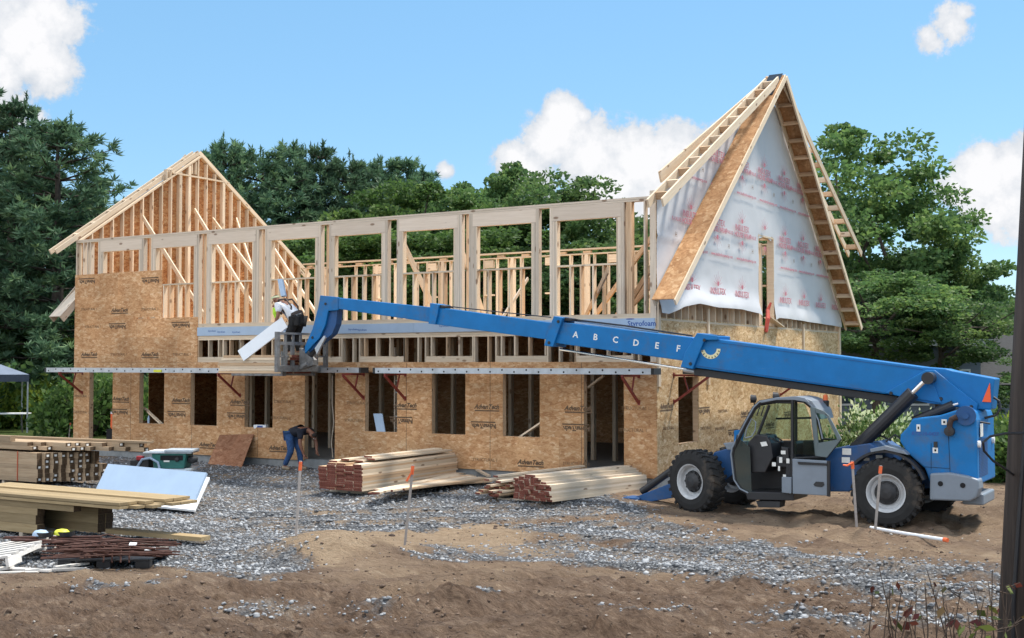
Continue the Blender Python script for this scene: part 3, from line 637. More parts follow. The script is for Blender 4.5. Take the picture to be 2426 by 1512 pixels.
for k in range(9):
    for sg in (1, -1):
        yy = RL - sg * (.5 + k * .62); zz = ztopL(max(0, min(2 * RL, yy))) + .11
        if 0 < yy < 2 * RL: stick('rake_block', (-LH + .005, yy, zz), (-LH - .195, yy, zz), .045, .12, M_lum, house, up=(0, -sg * sl_, 1))
# A-shaped outer frame of the left gable: its foot shows past the corner
for ux in (-LH - .07, -LH - .52):
    stick('barge_rafter', (ux, -.42, 4.22), (ux, RL - .02, ZR + .02), .045, .2, M_lum2, house)
    stick('barge_rafter', (ux, 2 * RL + .42, 4.22), (ux, RL + .02, ZR + .02), .045, .2, M_lum2, house)
stick('barge_sheathing', (-LH - .295, -.40 - .1, 4.30), (-LH - .295, RL - 2.2, 4.30 + (ZR - 4.22) * .55), .5, .012, M_lum2, house, up=(0, -.7, .6))
# leaning braces on the upper floor
def brace(P0, P1, w=.04, h=.14, m_=None): stick('brace', P0, P1, w, h, m_ or M_lum, house)
zfl = Z2 + .05
UG = -LH + .16
def floor_pt(x, v): p = onV(x, 862, v); return (p[0], p[1], zfl)
for a, x, v in (((338, 515), 497, .4), ((461, 498), 625, .4), ((504, 520), 690, .5), ((637, 572), 762, .4), ((643, 620), 735, 1.2), ((560, 520), 640, 2.2)):
    brace(onU(*a, UG), floor_pt(x, v))
brace(onV(949, 565, .19), floor_pt(1042, 1.2)); brace(onV(1096, 600, .19), floor_pt(1150, 1.2)); brace(onV(1250, 660, 5), floor_pt(1182, 3), .04, .09, M_lum2)
for a, x, v, hh in (((1551, 552), 1400, 3.0, .14), ((1545, 630), 1470, 1.0, .14), ((1560, 650), 1462, 1.4, .24), ((1440, 640), 1380, 4.0, .14)): brace(onU(*a, -.2), floor_pt(x, v), .04, hh, M_warm)

# ---------------- right gable: wrapped wall, ladder rakes, steep A-shaped frame
WR = 14.06; RR_, ZRR = 7.10, 10.62; EV = 6.74
mR = (ZRR - EV) / RR_
def ztopR(y): return EV - .12 + mR * (RR_ - abs(y - RR_)) if True else 0
studs = [.15 + .42 * k for k in range(34)]
for yy in studs:
    if yy < WR - .02 and not (6.56 < yy < 7.75): stick('wrap_wall_stud', (-.075, yy, 3.86), (-.075, yy, ztopR(yy) - .06), .04, .14, M_lum, house, up=(1, 0, 0))
MB().box((-.15, .15, 3.75), (-.14, 6.5, 4.6)).box((-.15, 7.8, 3.75), (-.14, 13.9, 4.6)).build('inner_wall_board', M_warm, house)
stick('gable_sill', (-.07, .15, 3.88), (-.07, WR, 3.88), .16, .05, M_lum, house)
for yy, z1 in ((2.95, 4.22), (10.3, 4.05)): stick('batten', (.032, yy, 2.4), (.032, yy, z1), .04, .1, M_lum, house, up=(0, 1, 0))
stick('batten', (.032, .07, 2.4), (.032, .07, 4.3), .04, .12, M_lum, house, up=(0, 1, 0)); stick('batten', (.032, 13.98, .45), (.032, 13.98, 4.2), .04, .14, M_lum, house, up=(0, 1, 0))
ny, nzz = 140, 46; ys = np.linspace(.0, WR, ny)
ys = np.sort(np.concatenate([ys, [6.56, 7.75, RR_]]))
bl = np.array([[0, 4.02], [.3, 4.0], [1.0, 4.18], [2.0, 4.30], [3.3, 4.26], [5.0, 4.28], [6.3, 4.22], [6.5, 4.16], [6.56, 4.1], [7.75, 4.1], [8.0, 4.16], [9.0, 4.16], [WR, 4.06]])
vs = []; fs = []
for i, y in enumerate(ys):
    b0 = np.interp(y, bl[:, 0], bl[:, 1]); t0 = ztopR(y)
    for j in range(nzz):
        z = b0 + (t0 - b0) * (j / (nzz - 1)) ** 1.15
        wv = .022 * (fbm(y * .9, z * 2.2, 5, 4) - .5) + .012 * (fbm(y * 4, z * 4, 15, 3) - .5)
        wv += .16 * math.exp(-((z - b0) / .32) ** 2) * (1.0 if y < 6.5 else .45) * (1 + .8 * (vnoise(y * 1.3, 0, 8) - .5))
        wv += .02 * math.exp(-((z - (5.72 - .01 * y)) / .05) ** 2) * (y < 6.4) + .018 * math.exp(-((z - 7.9) / .06) ** 2)
        vs.append((.018 + max(-.008, wv), y, z))
NY = len(ys)
for i in range(NY - 1):
    for j in range(nzz - 1):
        yc = (ys[i] + ys[i + 1]) / 2; zc = vs[i * nzz + j][2] * .5 + vs[(i + 1) * nzz + j + 1][2] * .5
        if 6.56 < yc < 7.75 and zc < 6.3: continue
        fs.append((i * nzz + j, (i + 1) * nzz + j, (i + 1) * nzz + j + 1, i * nzz + j + 1))
wrap = mesh_obj('house_wrap', vs, fs, M_wrap, house, smooth=True)
# sheathing behind the wrap
bk = MB()
bk.prism([(0.0, 4.6), (6.52, 4.6), (6.52, ztopR(6.52)), (0, ztopR(0))], -.003, .006, 'x').prism([(7.79, 4.6), (WR, 4.6), (WR, ztopR(WR)), (7.79, ztopR(7.79))], -.003, .006, 'x').prism([(6.521, 6.34), (7.789, 6.34), (7.789, ztopR(7.789)), (RR_, ztopR(RR_)), (6.521, ztopR(6.521))], -.003, .006, 'x')
bk.build('wrap_backing', M_osby, house)
wf = MB().box((-.16, 6.53, 3.9), (.02, 6.57, 6.34)).box((-.16, 7.74, 3.9), (.02, 7.78, 6.34)).box((-.16, 6.571, 6.3), (.02, 7.739, 6.34)).build('gable_window_opening', M_lum, house)
stick('trimmer', (-.3, 7.55, 3.95), (-.3, 7.55, 6.2), .09, .09, M_lum, house, up=(1, 0, 0)); stick('trimmer', (-.35, 6.6, 6.05), (-.35, 7.7, 6.05), .1, .09, M_warm, house)
MB().tube([(.05, 7.0, 3.75), (.06, 7.12, 4.1), (.0, 7.3, 4.35), (.05, 7.4, 4.55)], [.05, .06, .05, .03], 8).build('red_strap', plain('red_plastic', (.5, .06, .03), .5), house)
stick('offcut', (.03, 7.2, 4.15), (.08, 8.1, 3.92), .03, .22, M_lum, house, up=(1, 0, 0))
# printing on the wrap: sunburst, name, address line
def burst():
    b = MB()
    for k in range(7):
        a = math.radians(20 + k * 23.3); b.prism([(math.cos(a - .06) * .09, math.sin(a - .06) * .09), (math.cos(a) * (.30 + .05 * (k % 2)), math.sin(a) * (.30 + .05 * (k % 2))), (math.cos(a + .06) * .11, math.sin(a + .06) * .11)], 0, .002, 'z')
    b.prism([(.07 * math.cos(a), .05 + .06 * math.sin(a)) for a in np.linspace(0, 6.28, 10)[:-1]], 0, .0015, 'z')
    me = bpy.data.meshes.new('sunburst'); me.from_pydata(b.v, [], b.f); return me
BUR = burst(); BUR.materials.append(M_red)
T1 = text_mesh('INSULTEX', .22, 0, .001, .003); T2 = text_mesh('HOUSE WRAP', .19, 0, .001, .003); T3 = text_mesh('R-VALUE', .13, 0, .001, .001); T4 = text_mesh('www.insultexhousewrap.com', .12, 0, .001, .001); T5 = text_mesh('H', .17, 0, .001)
for T_ in (T1, T2, T3, T4): T_.materials.append(M_red)
T5.materials.append(M_stamp2)
dD = lambda cx, cy: (1900 + cx * .5952) / 1.2911
def crop5(cx, cy): return onU((1900 + cx * .5952) / 1.2911, (200 + cy * .5952) / 1.2911, .02)
rows = [[(.15 + 1.68 * k, z) for k in range(9)] for z in (8.06, 6.37, 4.68)]
def onwrap(nm, me, y, z):
    if z > ztopR(y) - .25 or y < .5 or y > WR - .1 or 6.3 < y < 8.0 and z < 6.4: return
    place_mesh(nm, me, frame_u(.075, y, z), None, wrap)
for ri, row in enumerate(rows):
    for kx, (y, z) in enumerate(row):
        y += .04 * math.sin(kx * 5 + ri)
        onwrap('sunburst_print', BUR, y, z + .12); onwrap('wrap_print', T1, y, z - .02)
        if ri < 2 or kx == 1:
            onwrap('wrap_print', T2, y + .05, z - .19); onwrap('wrap_print', T3, y + .78, z - .19)
        if ri < 2:
            pl = Matrix.Rotation(math.pi, 4, 'Z'); o_ = place_mesh('sunburst_print', BUR, frame_u(.075, y, z - .33) @ pl, None, wrap) if z < ztopR(y) - .5 else None
            onwrap('wrap_print', T4, y + .3, z - .80); onwrap('wrap_print', T5, y + .75, z - .55)
# ladder rakes
for sg in (1, -1):
    yE = -.75 if sg > 0 else WR + .95; zE = EV - .75 * mR if sg > 0 else EV - .55 * mR
    yR_, zR_ = (RR_ - .22, ZRR - .14) if sg > 0 else (RR_, ZRR); uA, uB = (.15, .49) if sg > 0 else (.06, .47)
    for ux in (uA, uB): stick('rake_rafter', (ux, yE, zE), (ux, yR_ - sg * .02, zR_), .045, .19, M_lum, house)
    if sg > 0: stick('rake_rafter', onU(1563, 420, -.22), onU(1822, 192, -.22), .045, .26, M_lum, house)
    for k in range(12):
        f = .05 + k * .083; yy = yE + (yR_ - yE) * f; zz = zE + (zR_ - zE) * f
        stick('rake_block', (uA + .024, yy, zz), (uB - .024, yy, zz), .045, .17, M_lum if k % 2 else M_warm, house, up=(0, -sg * mR, 1))
# A-shaped frame of two steep legs
ZA = 10.64; YA = 7.24
for sg, yF, zFt in ((1, -.30, 4.22), (-1, 14.55, 4.02)):
    dirv = Vector((0, YA - yF, ZA - zFt)).normalized(); nv = Vector((0, -dirv.z * sg, abs(dirv.y)))   # outward normal of the leg
    for ux in (.085, .575):
        stick('barge_rafter', (ux, yF, zFt), (ux, YA - sg * .03, ZA - .02), .045, .15, M_lum, house)
    ofs = nv * .088; of2 = nv * .05
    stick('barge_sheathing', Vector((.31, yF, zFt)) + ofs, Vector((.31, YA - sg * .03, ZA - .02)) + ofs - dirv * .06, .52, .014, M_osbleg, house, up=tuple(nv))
    L = math.hypot(YA - yF, ZA - zFt); k = .25
    while k < L - .7:
        p = Vector((0, yF, zFt)) + dirv * k
        stick('barge_block', (.109, p.y, p.z), (.551, p.y, p.z), .04, .14, M_lum if k < 4 else M_warm, house, up=tuple(nv)); k += .62
    d_ = Vector((0, YA, ZA))
    p0 = d_ - dirv * 1.15 + nv * .108; p1 = d_ + nv * .108 - dirv * .02
    mem = MB().bar(Vector((.33, p0.y, p0.z)), Vector((.33, p1.y, p1.z)), .38, .018, up=tuple(nv)).build('ridge_membrane', M_blackm, house)
# ink stamps on the sheathing
ST1 = text_mesh('AdvanTech', .15, .35, .001, .006); ST1.materials.append(M_stamp)
STB = MB().box((-.33, -.105, 0), (.36, -.075, .001)); stb = bpy.data.meshes.new('bar'); stb.from_pydata(STB.v, [], STB.f); stb.materials.append(M_stamp)
ST2 = text_mesh('STRUCTURAL 1', .10, 0, .001, .001); ST2.materials.append(M_stamp2)
ST3 = text_mesh('AdvanTech', .15, -.35, .001, .006); ST3.materials.append(M_stamp)
def stampD(dx, dy, kind=1, y=-.0155, plane='v'):
    p = onV(dx, dy, y) if plane == 'v' else onU(dx, dy, .0155)
    F = frame_v if plane == 'v' else frame_u
    Mx = F(p[0], y, p[2]) if plane == 'v' else F(.0155, p[1], p[2])
    if kind == 1: place_mesh('panel_stamp', ST1, Mx, None, lower); place_mesh('stamp_bar', stb, Mx, None, lower)
    elif kind == 3:
        Mx = Mx @ Matrix.Rotation(math.pi, 4, 'Z'); place_mesh('panel_stamp', ST3, Mx, None, lower); place_mesh('stamp_bar', stb, Mx, None, lower)
    else: place_mesh('panel_stamp', ST2, Mx, None, lower)
sc = lambda x, y: (x * .3193, 619.6 + y * .3193)
for x, y, k in ((645, 150, 3), (1115, 145, 3), (885, 362, 1), (1110, 355, 2), (870, 485, 3), (1340, 475, 3), (660, 690, 1), (880, 690, 2), (1110, 690, 1), (1350, 690, 2), (690, 485, 2), (660, 355, 2)):
    stampD(*sc(x, y), k, -.0175)
for x, y, k in ((600, 1000, 2), (600, 1118, 2), (895, 1020, 1), (885, 1120, 3), (1340, 1030, 1), (1310, 1138, 3), (1775, 1042, 1), (1755, 1150, 3), (2105, 1042, 2), (2080, 1162, 2), (1545, 1360, 1), (2068, 1385, 1)): stampD(*sc(x, y), k)
s7 = lambda x, y: (774.5 + .3512 * x, 774.5 + .3512 * y)
for x, y, k in ((205, 515, 2), (190, 632, 2), (525, 530, 1), (500, 635, 3), (1075, 540, 1), (1055, 668, 3), (1690, 550, 1), (1680, 685, 3), (1065, 898, 2), (1370, 915, 1), (1680, 925, 2), (2080, 550, 2), (2062, 698, 2)):
    stampD(*s7(x, y), k)
s8 = lambda x, y: (1549 + .3611 * x, 774.5 + .3611 * y)
for x, y, k in ((80, 520, 1), (100, 665, 2), (330, 555, 3), (340, 665, 2), (455, 552, 2), (435, 668, 2), (600, 565, 1), (520, 700, 3), (760, 640, 1), (880, 580, 3)):
    stampD(*s8(x, y), k, 0, 'u')
# ------------------------------------------------------------------ telehandler
M_blue = plain('blue_paint', (.004, .158, .43), .42, .12, 2.2, spec=.35, dirt=((.10, .105, .11), .7))
def scuff(m):
    n = m.node_tree.nodes; l = m.node_tree.links; b = [q for q in n if q.type == 'BSDF_PRINCIPLED'][0]; src = b.inputs['Base Color'].links[0].from_socket
    t = N(n, 'ShaderNodeTexCoord'); mp = N(n, 'ShaderNodeMapping'); mp.inputs['Scale'].default_value = (2.2, 9, 14); l.new(t.outputs['Object'], mp.inputs[0])
    z = N(n, 'ShaderNodeTexNoise', inp={'Scale': 2.4, 'Detail': 10., 'Roughness': .78}); l.new(mp.outputs[0], z.inputs['Vector'])
    mr = N(n, 'ShaderNodeMapRange', inp={'From Min': .60, 'From Max': .70, 'To Max': .45}); l.new(z.outputs[0], mr.inputs[0])
    mx = N(n, 'ShaderNodeMix', data_type='RGBA'); l.new(mr.outputs[0], mx.inputs[0]); l.new(src, mx.inputs[6]); mx.inputs[7].default_value = (.16, .20, .24, 1); l.new(mx.outputs[2], b.inputs['Base Color'])
    r = N(n, 'ShaderNodeMapRange', inp={'To Min': .32, 'To Max': .62}); l.new(z.outputs[0], r.inputs[0]); l.new(r.outputs[0], b.inputs['Roughness'])
scuff(M_blue)
M_blue2 = plain('dark_blue_paint', (.012, .075, .22), .5, .15, 3, dirt=((.10, .09, .08), .6))
M_grey = plain('grey_paint', (.20, .235, .28), .45, .08, 3, dirt=((.10, .09, .08), .35))
M_steel = plain('worn_steel', (.20, .20, .20), .55, .35, 9, .002, metal=.4, dirt=((.12, .07, .04), .6))
M_chrome = plain('chrome_rod', (.75, .76, .78), .15, .04, 5, metal=1.)
M_cyl = plain('black_cylinder', (.022, .022, .025), .42, .2, 6)
M_rim = plain('pale_rim', (.52, .53, .54), .5, .15, 7, dirt=((.22, .17, .12), .7))
M_hub = plain('dark_hub', (.028, .028, .03), .6, .3, 9)
M_orange = plain('orange_reflector', (.9, .12, .03), .5, .08, 10)
M_decal = plain('white_decal', (.78, .78, .75), .5, .08, 20)
M_cream = plain('cream_decal', (.75, .70, .42), .5, .08, 20)
M_tyre = plain('dusty_tyre', (.019, .0185, .0185), .85, .3, 5, .003, dirt=((.16, .12, .085), .55))
m, n, l, b = newmat('cab_glass'); b.inputs['Base Color'].default_value = (.70, .86, .80, 1); b.inputs['Transmission Weight'].default_value = 1; b.inputs['Roughness'].default_value = .02; b.inputs['IOR'].default_value = 1.02
gl = n.new('ShaderNodeBsdfTransparent'); gl.inputs[0].default_value = (.66, .80, .74, 1); ms = n.new('ShaderNodeMixShader'); fz = N(n, 'ShaderNodeFresnel', inp={'IOR': 1.35})
b2 = N(n, 'ShaderNodeBsdfGlossy', inp={'Roughness': .03}); l.new(fz.outputs[0], ms.inputs[0]); l.new(gl.outputs[0], ms.inputs[1]); l.new(b2.outputs[0], ms.inputs[2])
l.new(ms.outputs[0], [q for q in n if q.type == 'OUTPUT_MATERIAL'][0].inputs[0]); M_glass = m

tele = empty('telehandler', 'blue telehandler with its boom stretched across the house and its cab door open', 'telehandler', (3.7, -1.3, 0))
TM = Matrix.Translation((-3.7, 1.3, 0))
def tp_(o, parent=tele):     # parts are modelled in place; keep them there under the empty
    o.parent = parent
    if parent is tele: o.matrix_parent_inverse = TM.copy()
    return o
def q2(pts, v): return [(p[0], p[2]) for p in (onV(x, y, v) for x, y in pts)]
def slab(name, pts, v0, v1, mat, bevel=.012, parent=tele):
    return tp_(MB().prism(q2(pts, v0), v0, v1, 'y').build(name, mat, None, bevel=bevel), parent)
# boom, four sections one inside the other
s1 = slab('boom_section', [(1650, 797), (2188, 870), (2239, 874), (2257, 879), (2356, 897), (2352, 930), (2347, 971), (2311, 970), (2231, 950), (2090, 933), (1636, 870)], -1.52, -.98, M_blue, .02)
s2 = slab('boom_section', [(1318, 762), (1640, 800), (1640, 858), (1300, 811)], -1.47, -1.03, M_blue, .015)
s3 = slab('boom_section', [(1025, 727), (1318, 767), (1306, 806), (1018, 767)], -1.43, -1.07, M_blue, .012)
s4 = slab('boom_section', [(785, 704), (1026, 729), (1020, 764), (785, 730)], -1.40, -1.10, M_blue, .012)
slab('boom_collar', [(1650, 789), (1700, 796), (1699, 806), (1668, 806), (1640, 875), (1611, 870), (1622, 835)], -1.60, -.9, M_blue, .015)
slab('boom_collar', [(1311, 749), (1333, 753), (1325, 775), (1309, 822), (1288, 819), (1296, 790)], -1.55, -.95, M_blue, .012)
slab('boom_collar', [(1018, 718), (1039, 722), (1036, 745), (1030, 769), (1014, 767), (1017, 745)], -1.5, -1.0, M_blue, .01)
for (a, b_) in (((1665, 791), (1702, 800)), ((1334, 752), (1352, 760)), ((1040, 722), (1052, 729))): slab('hose_guide', [a, (b_[0], a[1] + 3), b_, (a[0], b_[1])], -1.45, -1.1, M_cyl, .0)
slab('boom_tray', [(1643, 872), (2127, 939), (2127, 957), (1643, 889)], -1.42, -1.08, M_cyl, .01)
slab('side_plate', [(2094, 931), (2192, 877), (2213, 877), (2316, 957), (2312, 972), (2231, 959), (2199, 956)], -1.60, -1.525, M_blue, .015)
slab('side_plate_web', [(2192, 893), (2203, 888), (2229, 955), (2130, 938)], -1.625, -1.602, M_blue, .004)  # raised web on the plate, same blue paint
def tubeD(name, pts, v, r, mat, n=14, parent=tele):
    return tp_(MB().tube([onV(x, y, v) for x, y in pts], r, n).build(name, mat, None, smooth=False), parent)
for v in (-1.78, -.80):
    tubeD('lift_cylinder', [(2029, 1062), (2162, 931)], v, .128, M_cyl); tubeD('lift_rod', [(2160, 933), (2192, 902)], v, .05, M_chrome)
    tp_(MB().lathe([(0, -.12), (.11, -.12), (.11, .12), (0, .12)], onV(2200, 896, v), (0, 1, 0), 20).build('cylinder_pin', M_cyl, None))
    tp_(MB().lathe([(0, -.12), (.12, -.12), (.12, .12), (0, .12)], onV(2031, 1060, v), (0, 1, 0), 20).build('cylinder_pin', M_cyl, None))
tubeD('levelling_cylinder', [(2164, 998), (2258, 960)], -1.68, .088, M_cyl); tubeD('levelling_rod', [(2245, 964), (2270, 957)], -1.68, .035, M_chrome)
tubeD('extension_rod', [(1326, 828), (1634, 877)], -1.3, .028, M_chrome); tubeD('extension_cylinder', [(1620, 876), (1660, 882)], -1.3, .05, M_alu)
tubeD('hose', [(1340, 755), (1480, 772), (1640, 796)], -1.2, .018, M_cyl); tubeD('hose_rod', [(1352, 758), (1560, 787)], -1.14, .022, M_alu)
tubeD('hose', [(1045, 724), (1170, 738), (1305, 752)], -1.25, .012, M_cyl)
tubeD('hose', [(2348, 938), (2366, 950), (2370, 968), (2358, 984), (2330, 991)], -1.4, .022, M_cyl)
# letters along the boom and the angle dial
for ch, (x, y) in zip('ABCDEF', [(1363, 793.6), (1410, 799.4), (1457.4, 805.7), (1506, 813), (1555.6, 819.5), (1606, 826.7)]):
    p = onV(x, y, -1.473); o = place_mesh('boom_letter', text_mesh(ch, .185, 0, .001, .004), frame_v(p[0], -1.4715, p[2]) @ Matrix.Rotation(-.14, 4, 'Z'), M_decal); o.parent = tele; o.matrix_parent_inverse = TM.copy()
p = onV(1683, 826, -1.523); dial = MB()
for k in range(14):
    a0 = math.radians(190 + k * 12); a1 = math.radians(190 + (k + 1) * 12)
    dial.prism([(p[0] + math.cos(a) * r_, p[2] + math.sin(a) * r_) for a, r_ in ((a0, .13), (a1, .13), (a1, .21), (a0, .21))], -1.5255, -1.5215, 'y')
dial = tp_(dial.build('angle_dial', M_cream, None))
tk = MB()
for k in range(8):
    a = math.radians(196 + k * 21); tk.prism([(p[0] + math.cos(a + s_) * r_, p[2] + math.sin(a + s_) * r_) for s_, r_ in ((-.05, .165), (.05, .165), (.05, .2), (-.05, .2))], -1.5275, -1.5258, 'y')
tk.build('dial_mark', M_hole, dial)
# boom head
slab('boom_head', [(758, 700), (800, 704), (800, 735), (777, 737), (770, 770), (757, 800), (722, 838), (721, 822), (740, 779), (753, 729)], -1.42, -1.36, M_blue, .012)
slab('boom_head', [(758, 700), (800, 704), (800, 735), (777, 737), (770, 770), (757, 800), (722, 838), (721, 822), (740, 779), (753, 729)], -1.14, -1.08, M_blue, .012)
slab('head_web', [(760, 702), (799, 706), (799, 735), (796, 768), (786, 792), (732, 835), (728, 818), (745, 781), (757, 731)], -1.355, -1.145, M_blue2, .006)
slab('tilt_link', [(745, 825), (767, 795), (770, 800), (750, 840)], -1.5, -1.44, M_alu, .004)
tubeD('tilt_cylinder', [(722, 862), (788, 770)], -1.25, .07, M_cyl)
tubeD('head_pin', [(716, 868), (728, 862)], -1.5, .05, M_steel)
# fork carriage
cu = -9.1
crg = MB().box((cu - .05, -2.12, 2.70), (cu + .05, -2.02, 3.68)).box((cu - .05, -.30, 2.70), (cu + .05, -.20, 3.68)).box((cu - .045, -2.02, 2.70), (cu + .045, -.30, 2.86))
carriage = tp_(crg.build('fork_carriage', M_steel, None, bevel=.008))
cb = lambda nm, y0, y1, z0, z1, d=.03: MB().box((cu - d, y0, z0), (cu + d, y1, z1)).build(nm, M_steel, carriage)
cb('carriage_bar', -2.018, -.302, 3.62, 3.67); cb('carriage_bar', -2.018, -.302, 3.36, 3.44); cb('carriage_bar', -2.018, -.302, 3.06, 3.10, .02)
for y in (-1.78, -1.52, -.95, -.62): MB().box((cu - .028, y - .05, 2.862), (cu + .028, y + .05, 3.358)).build('carriage_rib', M_steel, carriage)
for y in (-1.78, -1.5, -1.22, -.62): MB().box((cu - .02, y - .03, 3.442), (cu + .02, y + .03, 3.618)).build('carriage_rib', M_steel, carriage)
for y in (-1.75, -.65):
    fk = MB().box((cu - 1.75, y - .07, 2.60), (cu - .052, y + .07, 2.655)).box((cu - .115, y - .07, 2.656), (cu - .052, y + .07, 3.2))
    fk.build('fork', M_steel, carriage, bevel=.006)
tp_(MB().prism([(cu + .052, 2.75), (cu + .5, 2.86), (cu + .5, 3.0), (cu + .052, 3.3)], -1.33, -1.17, 'y').build('carriage_bracket', M_steel, None, bevel=.01))
# chassis
tp_(MB().box((1.45, -1.44, .62), (6.6, -.75, .98)).build('chassis', M_blue2, None, bevel=.02))
slab('front_frame', [(1690, 1072), (1738, 1058), (1742, 1120), (1700, 1150), (1660, 1150)], -1.9, -.7, M_blue2, .02)
slab('mid_frame', [(1955, 1066), (2060, 1050), (2090, 1070), (2090, 1120), (2010, 1165), (1955, 1165)], -2.05, -.6, M_blue2, .02)
tp_(MB().box((1.85, -2.0, .5), (2.1, -.6, .75)).build('axle', M_hub, None, bevel=.02)); tp_(MB().box((5.4, -2.0, .5), (5.7, -.6, .75)).build('axle', M_hub, None, bevel=.02))
body = slab('rear_body', [(2131, 1046), (2132, 1030), (2151, 1010), (2160, 992), (2223, 985), (2262, 973), (2288, 968), (2305, 977), (2312, 996), (2316, 1150), (2205, 1150), (2190, 1110), (2150, 1075)], -2.22, -.5, M_blue, .03)
p = onV(2312, 1060, -2.22); uR = float(p[0])
gr = MB()
for k in range(26): gr.box((uR + .002, -2.05, .92 + k * .026), (uR + .022, -1.25, .935 + k * .026))
gr.box((uR - .01, -2.09, .88), (uR + .012, -1.2, .915)); gr.build('radiator_grille', M_blue2, None); tp_(bpy.data.objects['radiator_grille'])
MB().box((uR + .03, -2.0, 1.62), (uR + .035, -1.75, 1.85)).build('rear_decal', M_decal, None); tp_(bpy.data.objects['rear_decal'])
for y in (-2.12, -.75): tp_(MB().lathe([(0, 0), (.06, 0), (.06, .05), (0, .06)], (uR + .004, y, 1.5), (1, 0, 0), 16).build('tail_lamp', M_decal, None))
boss = p = onV(2288, 982, -2.22); tp_(MB().lathe([(0, 0), (.17, 0), (.17, .05), (.06, .05), (.06, .09), (0, .09)], (p[0], -2.222, p[2] - .02), (0, -1, 0), 24).build('boom_pivot', M_blue2, None))
tubeD('exhaust', [(2248, 1026), (2249, 1005), (2253, 994), (2266, 988)], -2.31, .05, plain('rusty_exhaust', (.05, .03, .025), .8, .4, 12))
p = onV(2248, 1022, -2.31); tp_(MB().lathe([(0, -.1), (.085, -.1), (.085, .04), (0, .05)], p, (0, -1, 0), 16).build('exhaust_cap', M_hub, None))
line = MB()
for a, b_ in (((2246, 1030), (2250, 1120)), ((2205, 1050), (2205, 1112)), ((2190, 1106), (2250, 1110))):
    A = onV(*a, -2.223); B = onV(*b_, -2.223); line.bar(A, B, .006, .006, up=(0, 1, 0))
tp_(line.build('panel_gap', M_hole, None))
p = onV(2216, 1053, -2.223); tp_(MB().box((p[0] - .03, -2.25, p[2] - .05), (p[0] + .03, -2.223, p[2] + .05)).build('door_latch', M_hub, None))
for (x, y, w, h) in ((2175, 1014, 9, 17), (2236, 1000, 12, 13), (2215, 1067, 12, 13)):
    p = onV(x, y, -2.223); tp_(MB().box((p[0] - w / 270, -2.226, p[2] - h / 270), (p[0] + w / 270, -2.2225, p[2] + h / 270)).build('warning_decal', M_decal, None))
    tp_(MB().box((p[0] - w / 700, -2.228, p[2] - h / 700), (p[0] + w / 700, -2.2262, p[2] + h / 700)).build('decal_mark', M_hole, None))
p = onV(2191, 1028, -2.223); o = place_mesh('fleet_number', text_mesh('RTZ-10-0427', .085, 0, .001, .002), frame_v(p[0], -2.2235, p[2]), M_inkblue); tp_(o)
slab('counterweight', [(2202, 1122), (2247, 1120), (2292, 1128), (2317, 1137), (2319, 1158), (2311, 1181), (2296, 1188), (2201, 1185)], -2.34, -1.95, M_grey, .03)
slab('counterweight', [(2202, 1122), (2247, 1120), (2292, 1128), (2317, 1137), (2319, 1158), (2311, 1181), (2296, 1188), (2201, 1185)], -.85, -.4, M_grey, .03)
tp_(MB().box((uR - .3, -1.948, .42), (uR + .06, -.852, .62)).build('rear_bumper', M_grey, None, bevel=.03))
for x, y in ((2227, 1146), (2280, 1150)):
    p = onV(x, y, -2.345); tp_(MB().lathe([(0, 0), (.045, 0), (.045, .004), (0, .004)], p, (0, -1, 0), 16).build('counterweight_hole', M_hole, None))
p0 = onV(2335, 928, -1.53); tp_(MB().prism(q2([(2344, 907), (2347, 953), (2326, 952)], -1.54), -1.545, -1.525, 'y').build('slow_vehicle_triangle', M_orange, None))
# mudguard over the rear wheel
cR = onV(2095, 1173, -2.5); cRz = .625; arc = []
WF = (1.90, -2.30, .612); WRr = (5.50, -2.50, .612)
mg = MB(); A0 = [math.radians(a) for a in range(20, 150, 10)]
for a, b_ in zip(A0[:-1], A0[1:]):
    mg.prism([(WRr[0] + math.cos(t) * r_, WRr[2] + math.sin(t) * r_) for t, r_ in ((a, .70), (b_, .70), (b_, .745), (a, .745))], -2.4, -1.85, 'y')
tp_(mg.build('mudguard', M_cyl, None))
slab('mudguard_cover', [(2060, 1064), (2095, 1056), (2140, 1068), (2150, 1078), (2095, 1066), (2062, 1072)], -2.43, -2.0, M_grey, .008)
for (x, y, w, h) in ((2005, 1070, 22, 16), (2003, 1090, 20, 14), (2052, 1088, 14, 7), (2082, 1083, 16, 9)):
    p = onV(x, y, -2.06); tp_(MB().box((p[0] - w / 270, -2.062, p[2] - h / 270), (p[0] + w / 270, -2.052, p[2] + h / 270)).build('warning_decal', M_decal, None))
